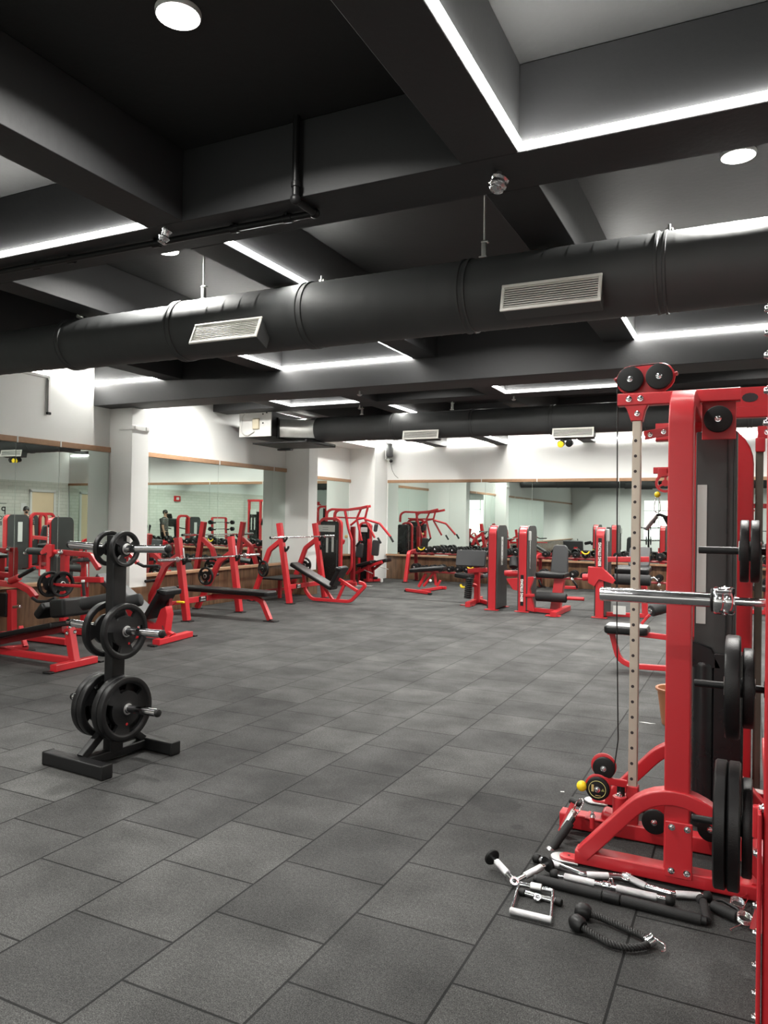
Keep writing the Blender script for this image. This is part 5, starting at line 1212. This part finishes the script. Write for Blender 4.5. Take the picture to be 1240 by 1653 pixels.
# M2: leg extension
w2 = thing('leg_extension', 'red leg extension machine with a tall grey back pad in the back row', 'gym machine', (-3.2, 12.9, 0))
tower(w2, -3.50, 12.70, text='BEING STRONG', tz=(.13, .62), placard=False)
BX(w2, 'weight_card', PLAC, tuple(py(851, 865, 12.75)), (.15, .03, .16), .01); BX(w2, 'guide_rod', CHROME, (py(855, 895, 12.75).x, 12.78, 1.0), (.02, .02, .5), .004)
yK = 12.95
p, q = py(903, 930, yK+.35), py(905, 880, yK+.45); m = MB(); m.pad(axes((p+q)/2, (1, 0, .0), q-p), .32, (q-p).length, .09, .07, .022, .78); m.build('back_pad', GVINYL, w2)
p, q = py(892, 929, yK+.35), py(892, 934, yK-.15); m = MB(); m.pad(axes(((p.x+q.x)/2, yK+.1, .64), (1, 0, 0), (0, 1, 0)), .50, .48, .09, .05, .025); m.build('seat_pad', VINYL, w2)
c = py(890, 964, yK-.25); CY(w2, 'foam_roller', FOAM, c-V((.26, 0, 0)), c+V((.26, 0, 0)), .08, None, 26, .015)
for s in (-1, 1): CY(w2, 'roller_cap', CHROME, c+V((s*.262, 0, 0)), c+V((s*.275, 0, 0)), .022)
RT(w2, 'roller_arm', RED, [py(838, 961, yK-.25), py(863, 961, yK-.25)], .05, .05); CY(w2, 'roller_axle', RED, c+V((.27, 0, 0)), c+V((.55, 0, 0)), .03)
RT(w2, 'seat_post', RED, [(py(897, 985, yK).x, yK, .04), (py(903, 940, yK).x, yK+.05, .58)], .17, .14)
m = MB(); A_ = py(838, 935, yK-.2); m.prism([(-.22, .0), (.28, .06), (.20, -.16), (.30, -.55), (.10, -.52), (.04, -.20), (-.10, -.18)], .09, axes(A_, (1, 0, 0), (0, 0, 1)), .008); m.build('cam_bracket', RED, w2)
CY(w2, 'knee_roll', FOAM, py(829, 916, yK-.3), py(830, 900, yK-.2), .075, None, 22, .012); CY(w2, 'cam_hub', RED, py(815, 925, yK-.2), py(842, 925, yK-.2), .05)
RT(w2, 'front_foot', RED, [pz(893, 992, .045), pz(917, 981, .045)], .10, .08); BX(w2, 'foot_plate', RED, tuple(pz(893, 994, .008)), (.24, .13, .016), .004); RT(w2, 'base_rail', RED, [(-3.5, 12.85, .05), pz(897, 988, .05)], .07, .07)
RT(w2, 'side_arm', RED, [py(912, 948, yK), py(933, 949, yK)], .05, .05); TB(w2, 'hand_rail', BLACK, [py(870, 936, yK-.2), py(874, 946, yK-.2), py(880, 948, yK)], .018, .04); TB(w2, 'hand_rail', BLACK, [py(924, 936, yK-.1), py(931, 945, yK-.1), py(932, 950, yK-.1)], .018, .04)
CY(w2, 'chrome_ball', CHROME, py(924, 935, yK-.3), py(924, 935, yK-.35), .025); CY(w2, 'chrome_ball', CHROME, py(863, 932, yK-.3), py(863, 932, yK-.35), .02)
# M3: prone leg curl
w3 = thing('leg_curl', 'red leg curl machine with a long arm and roller half behind the holed post', 'gym machine', (-1.9, 12.9, 0))
tower(w3, -2.185, 12.62, text='BEING STRONG', tz=(.80, 1.29), placard=False)
BX(w3, 'weight_card', PLAC, tuple(py(977, 864, 12.7)), (.14, .03, .20), .01); BX(w3, 'guide_rod', CHROME, (py(980, 890, 12.7).x, 12.72, 1.0), (.02, .02, .55), .004)
yK = 12.95
RT(w3, 'long_arm', RED, [py(966, 903, yK-.2), py(1048, 903, yK-.2)], .06, .085)
c = py(1020, 936, yK-.3); CY(w3, 'foam_roller', FOAM, c-V((.27, 0, 0)), c+V((.29, 0, 0)), .088, None, 26, .015); CY(w3, 'roller_cap', CHROME, c-V((.30, 0, 0)), c-V((.27, 0, 0)), .025)
p, q = py(1025, 912, yK+.3), py(1040, 888, yK+.45); m = MB(); m.pad(axes((p+q)/2, (1, 0, 0), q-p), .34, (q-p).length+.06, .09, .05, .02); m.build('back_pad', GVINYL, w3)
m = MB(); c_ = py(1022, 920, yK+.1); m.pad(axes(c_, (1, 0, 0), (0, 1, .1)), .55, .42, .10, .05, .025); m.build('seat_pad', VINYL, w3)
m = MB(); A_ = py(962, 925, yK-.35); m.prism([(-.12, .10), (.10, .10), (.32, -.10), (.28, -.16), (.05, -.10), (-.02, -.22), (-.12, -.16)], .09, axes(A_, (1, 0, 0), (0, 0, 1)), .008); m.build('cam_bracket', RED, w3)
CY(w3, 'cam_hub', RED, py(941, 932, yK-.3), py(956, 932, yK-.3), .06); RT(w3, 'roller_arm', RED, [py(968, 933, yK-.3), py(990, 934, yK-.3)], .045, .05)
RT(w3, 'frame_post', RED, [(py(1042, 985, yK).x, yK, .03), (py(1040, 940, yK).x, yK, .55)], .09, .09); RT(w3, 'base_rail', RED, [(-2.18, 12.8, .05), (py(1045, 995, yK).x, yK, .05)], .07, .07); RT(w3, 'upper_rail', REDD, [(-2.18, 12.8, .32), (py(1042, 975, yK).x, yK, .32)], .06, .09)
BX(w3, 'plate_label', PLAC, tuple(py(1000, 985, 12.7)), (.20, .01, .14), .003)
TB(w3, 'chrome_loop', CHROME, [py(1047, 934, yK-.3), py(1056, 932, yK-.3), py(1062, 938, yK-.3)], .016, .03); CY(w3, 'chrome_ball', CHROME, py(1064, 944, yK-.3), py(1064, 944, yK-.35), .03)

# ================================================================== BACK EXTENSION BENCH behind the tower
yE = 8.35
eb = thing('sit_up_bench', 'red tube bench with a white topped pad and black roller behind the holed post', 'weight bench', (-.9, yE, 0))
PAD(eb, 'bench_pad', VINYL, py(978, 1007, yE), py(1048, 1012, yE), .30, .085, (0, 1, 0), .05, .025)
PAD(eb, 'pad_top', mat('pale_vinyl', (.42, .43, .43), .4), py(981, 1006.0, yE), py(1046, 1011.0, yE), .25, .014, (0, 1, 0), .04, .006)
RT(eb, 'seat_rail', RED, [py(981, 1020, yE), py(1005, 1020, yE), py(1095, 1031, yE)], .055, .055, .1)
RT(eb, 'curved_leg', RED, [py(988, 1022, yE), py(999, 1064, yE), py(1020, 1075, yE), py(1120, 1082, yE)], .06, .055, .30)
RT(eb, 'front_foot', RED, [(py(1090, 1080, yE).x, yE-.25, .04), (py(1090, 1080, yE).x, yE+.25, .04)], .07, .06)
c = py(1051, 986, yE-.15); CY(eb, 'foam_roller', FOAM, c, c+V((.22, .22, .06)), .062, None, 24, .012); CY(eb, 'roller_cap', CHROME, c-V((.012, .014, 0)), c, .028)
RT(eb, 'roller_arm', RED, [py(1036, 1007, yE), py(1046, 995, yE), py(1060, 985, yE+.1)], .03, .03, .03)
RT(eb, 'rear_post', RED, [(py(1094, 1075, yE).x, yE, .05), py(1092, 985, yE)], .06, .06)
# ================================================================== RIGHT SIDE OF THE HALL (seen in the mirrors)
# lettering on the painted brick: only the letters the mirror shows
M_ = lambda y, z: axes((XR-.026, y, z), (0, -1, 0), (0, 0, 1))
for s_, y, z, sz in (('P', 15.62, 1.63, .34), ('YO', 15.60, 1.41, .17), ('* B', 15.60, 1.24, .17)):
    t_ = txt('wall_lettering', s_, sz, BTXT, None, M_(y, z), bold=.004, align='LEFT'); tag(t_, {'P': 'large black letter on the white brick wall, seen mirrored at the left edge', 'YO': 'two thin black letters below the large letter on the white brick wall', '* B': 'black star and letter lowest on the white brick wall'}[s_], 'lettering')
tag(MB().box((XR-.026, 15.28, 1.86), (.004, .7, .014), bev=.001).build('wall_lettering', BTXT, rest=(XR-.026, 15.28, 1.86)), 'thin black line above the letters on the white brick wall', 'lettering')
tag(MB().box((XR-.03, 16.15, 1.75), (.006, .22, .28), bev=.001).build('paper_notice', WHITEP, rest=(XR-.03, 16.15, 1.75)), 'small white paper notice on the brick wall left of the cream door in the mirror', 'notice')
# two weight machines by the right wall
for i, (x, y, lab) in enumerate(((1.05, 14.2, 'red tower machine with a dark side far from the brick wall, seen mirrored'), (2.35, 15.6, 'red tower machine nearest the cream door by the brick wall'))):
    r = thing('tower_machine', lab, 'gym machine', (x, y, 0))
    tower(r, x, y-.3, 1.5, .16, .62, None, (.2, .9), False)
    BX(r, 'placard', PLAC, (x-.115, y, 1.05), (.008, .16, .55), .003)
    PAD(r, 'back_pad', GVINYL, (x-.55, y+.42, .62), (x-.75, y+.42, 1.25), .32, .09, (0, 1, 0), .05); PAD(r, 'seat_pad', VINYL, (x-1.05, y+.42, .52), (x-.55, y+.42, .50), .4, .09)
    RT(r, 'seat_post', RED, [(x-.75, y+.42, .03), (x-.75, y+.42, .45)], .1, .1); RT(r, 'base_rail', RED, [(x, y+.42, .05), (x-1.2, y+.42, .05)], .08, .08)
    RT(r, 'hoop', RED, [(x-.1, y+.38, .03), (x-.1, y+.38, 1.56), (x-.1, y+.95, 1.56), (x-.1, y+.95, .03)], .08, .08, .16, .008, (1, 0, 0))
# bar holder with two fixed barbells
bh = thing('barbell_stand', 'red stand for short fixed barbells on the right side of the hall', 'barbell stand', (1.9, 11.6, 0))
for y in (11.2, 12.0): RT(bh, 'post', RED, [(1.9, y, .02), (1.95, y, 1.5)], .08, .08); RT(bh, 'foot', RED, [(1.6, y, .04), (2.3, y, .04)], .08, .07)
RT(bh, 'tie_bar', RED, [(1.95, 11.2, 1.5), (1.95, 12.0, 1.5)], .06, .06)
for k, z in enumerate((.75, 1.05, 1.32)):
    for y in (11.2, 12.0): BX(bh, 'hook', RUBBER, (1.83, y, z-.03), (.12, .05, .04), .006)
    b_ = thing('fixed_barbell', ('lowest', 'middle', 'topmost')[k]+' short fixed barbell on the stand at the right side of the hall', 'barbell', (1.8, 11.6, z), 0, 'fixed barbells on the stand')
    CY(b_, 'shaft', CHROME, (1.8, 10.95, z), (1.8, 12.25, z), .014)
    for y in (10.95, 12.25): CY(b_, 'head', IRON, (1.8, y-.06, z), (1.8, y+.06, z), .085)
# treadmill
TMX, TMY = 2.5, 13.35
tm = thing('treadmill', 'black treadmill on the right side of the hall seen in the mirrors', 'treadmill', (TMX, TMY, 0))
BX(tm, 'deck', BLACK, (TMX, TMY, .12), (.8, 1.4, .16), .03)
for s in (-1, 1):
    RT(tm, 'console_post', BLACK, [(TMX+s*.35, TMY+.5, .1), (TMX+s*.35, TMY+.6, 1.25)], .06, .08); RT(tm, 'hand_rail', BLACK, [(TMX+s*.38, TMY+.5, 1.12), (TMX+s*.38, TMY, 1.05)], .04, .04)
BX(tm, 'console', SHROUD, (TMX, TMY+.55, 1.3), (.85, .12, .32), .03, rx=R_(-20)); BX(tm, 'screen', SHROUDB, (TMX, TMY+.60, 1.52), (.4, .03, .24), .01, rx=R_(-20))
# tall cable station
CX, CY_ = 2.55, 8.3
cs = thing('cable_station', 'tall red cable station with a white card, seen only in the left mirror', 'cable machine', (CX, CY_, 0))
for dx in (-.32, .32): RT(cs, 'post', RED, [(CX+dx, CY_, .02), (CX+dx, CY_, 2.3)], .09, .11)
RT(cs, 'header', RED, [(CX-1.1, CY_, 2.3), (CX+.4, CY_, 2.3)], .10, .10); RT(cs, 'foot', RED, [(CX-.45, CY_+.0, .05), (CX+.45, CY_, .05)], .3, .08)
BX(cs, 'stack_shroud', SHROUDB, (CX, CY_, .95), (.46, .22, 1.7), .03); BX(cs, 'white_card', PLAC, (CX, CY_+.12, 1.78), (.34, .01, .22), .003)
for dx in (-.08, .10): BX(cs, 'rod_cover', PLAC, (CX+dx, CY_+.12, 1.25), (.06, .01, .55), .003)
RT(cs, 'swing_arm', BLACK, [(CX-.75, CY_+.05, 2.24), (CX-.42, CY_+.05, 1.2)], .07, .07)
# red exit panel, TV on a bracket
sg = thing('fire_sign', 'small dark red sign box on the right wall seen mirrored above the standing man', 'sign', (XR-.05, 12.6, 2.2)); BX(sg, 'panel', REDTXT, (XR-.05, 12.6, 2.25), (.05, .36, .22), .01); BX(sg, 'white_pictogram', WHITEP, (XR-.078, 12.6, 2.25), (.004, .16, .10), .001)
# person standing on the right side
pm = thing('person', 'man in a striped black shirt standing at the right, seen in the left mirror', 'person', (1.7, 15.0, 0), R_(-64))
def skin_mesh(name, verts, edges, radii, m_, root, sub=1):
    me = bpy.data.meshes.new(name); me.from_pydata(verts, edges, []); o = bpy.data.objects.new(name, me); COL.objects.link(o)
    md = o.modifiers.new('skin', 'SKIN'); sv = me.skin_vertices[0].data if me.skin_vertices else None
    if sv is None:
        bm = bmesh.new(); bm.from_mesh(me); bm.verts.layers.skin.verify(); bm.to_mesh(me); bm.free(); sv = me.skin_vertices[0].data
    for i, r in enumerate(radii): sv[i].radius = (r, r) if not isinstance(r, tuple) else r
    sv[0].use_root = True; md.use_smooth_shade = True
    s_ = o.modifiers.new('sub', 'SUBSURF'); s_.levels = sub; s_.render_levels = sub
    dg = bpy.context.evaluated_depsgraph_get(); me2 = bpy.data.meshes.new_from_object(o.evaluated_get(dg)); bpy.data.objects.remove(o)
    me2.name = name; me2.materials.clear(); me2.materials.append(m_); me2.shade_smooth()
    o2 = bpy.data.objects.new(name, me2); COL.objects.link(o2); o2.parent = root; return o2
# body: pelvis, spine, neck, head, arms, legs, hands
vv = [(0, 0, .95), (0, 0, 1.12), (0, .01, 1.32), (0, 0, 1.45), (0, -.01, 1.52), (0, -.015, 1.58), (0, -.02, 1.66), (0, -.015, 1.73)]
rr = [(.15, .11), (.14, .10), (.17, .115), (.12, .08), .055, .062, .082, .06]
ee = [(0, 1), (1, 2), (2, 3), (3, 4), (4, 5), (5, 6), (6, 7)]
def chain(start, pts, rad):
    p_ = start
    for a, r in zip(pts, rad): vv.append(a); rr.append(r); ee.append((p_, len(vv)-1)); p_ = len(vv)-1
    return p_
for s in (-1, 1):
    e_ = chain(3, [(s*.17, 0, 1.43), (s*.21, .02, 1.17), (s*.22, -.05, .93), (s*.22, -.07, .85)], [.062, .048, .036, (.022, .036)])
    for k in range(4): chain(e_, [(s*.215, -.095+.018*k, .80-.004*abs(k-1.5)), (s*.205, -.098+.018*k, .765)], [.009, .0075])
    chain(e_, [(s*.20, -.105, .83), (s*.195, -.115, .805)], [.010, .008])
    chain(0, [(s*.095, 0, .86), (s*.10, -.01, .50), (s*.10, .015, .10), (s*.105, -.06, .045), (s*.11, -.16, .035)], [.09, .065, .045, .045, .035])
skin_mesh('body', vv, ee, rr, SKIN, pm, 2)
sv_ = [(0, 0, .90), (0, .0, 1.12), (0, .01, 1.32), (0, 0, 1.47)]; se = [(0, 1), (1, 2), (2, 3)]; sr = [(.18, .14), (.17, .13), (.19, .135), (.115, .085)]
for s in (-1, 1): sv_ += [(s*.175, 0, 1.43), (s*.21, .015, 1.20)]; n_ = len(sv_); se += [(3, n_-2), (n_-2, n_-1)]; sr += [.075, .066]
STR = bpy.data.materials.new('striped_shirt'); STR.use_nodes = True; nt = STR.node_tree
tc = nt.nodes.new('ShaderNodeTexCoord'); wv = nt.nodes.new('ShaderNodeTexWave'); wv.bands_direction = 'Z'; wv.inputs['Scale'].default_value = 5.5; nt.links.new(tc.outputs['Object'], wv.inputs['Vector'])
rp_ = nt.nodes.new('ShaderNodeValToRGB'); rp_.color_ramp.elements[0].position = .88; rp_.color_ramp.elements[0].color = (.02, .02, .022, 1); rp_.color_ramp.elements[1].position = .94; rp_.color_ramp.elements[1].color = (.45, .42, .38, 1)
nt.links.new(wv.outputs['Fac'], rp_.inputs[0]); nt.links.new(rp_.outputs[0], nt.nodes['Principled BSDF'].inputs['Base Color'])
skin_mesh('striped_shirt', sv_, se, sr, STR, pm, 2)
tv_ = [(0, 0, 1.04), (0, 0, .93)]; te = [(0, 1)]; tr_ = [(.165, .125), (.165, .12)]
for s in (-1, 1): tv_ += [(s*.095, 0, .85), (s*.10, -.01, .50), (s*.10, .015, .10)]; n_ = len(tv_); te += [(1, n_-3), (n_-3, n_-2), (n_-2, n_-1)]; tr_ += [.105, .082, .066]
skin_mesh('trousers', tv_, te, tr_, BLACK, pm, 2)
m = MB(); m.lathe([(0, .10), (.05, .094), (.082, .06), (.094, .01), (.090, -.03), (.07, -.045)], (0, -.008, 1.675), (0, .25, 1), 20); m.build('hair', HAIR, pm, False)
m = MB(); m.ball((0, -.098, 1.655), .014, 10, 1.4); m.build('nose', SKIN, pm, False)
for s in (-1, 1):
    m = MB(); m.ball((s*.032, -.088, 1.675), .010, 10); m.build('eye', HAIR, pm, False)
    m = MB(); m.ball((s*.084, -.01, 1.655), .016, 10, 1.7); m.build('ear', SKIN, pm, False)
    m = MB(); m.box((s*.105, -.06, .04), (.09, .26, .08), bev=.03); m.build('shoe', BLACK, pm, False)
m = MB(); m.box((0, -.092, 1.615), (.05, .012, .008), bev=.003); m.build('mouth', REDD, pm, False)
m = MB(); m.ball((0, -.075, 1.60), .045, 12, .7); m.build('beard', HAIR, pm, False)
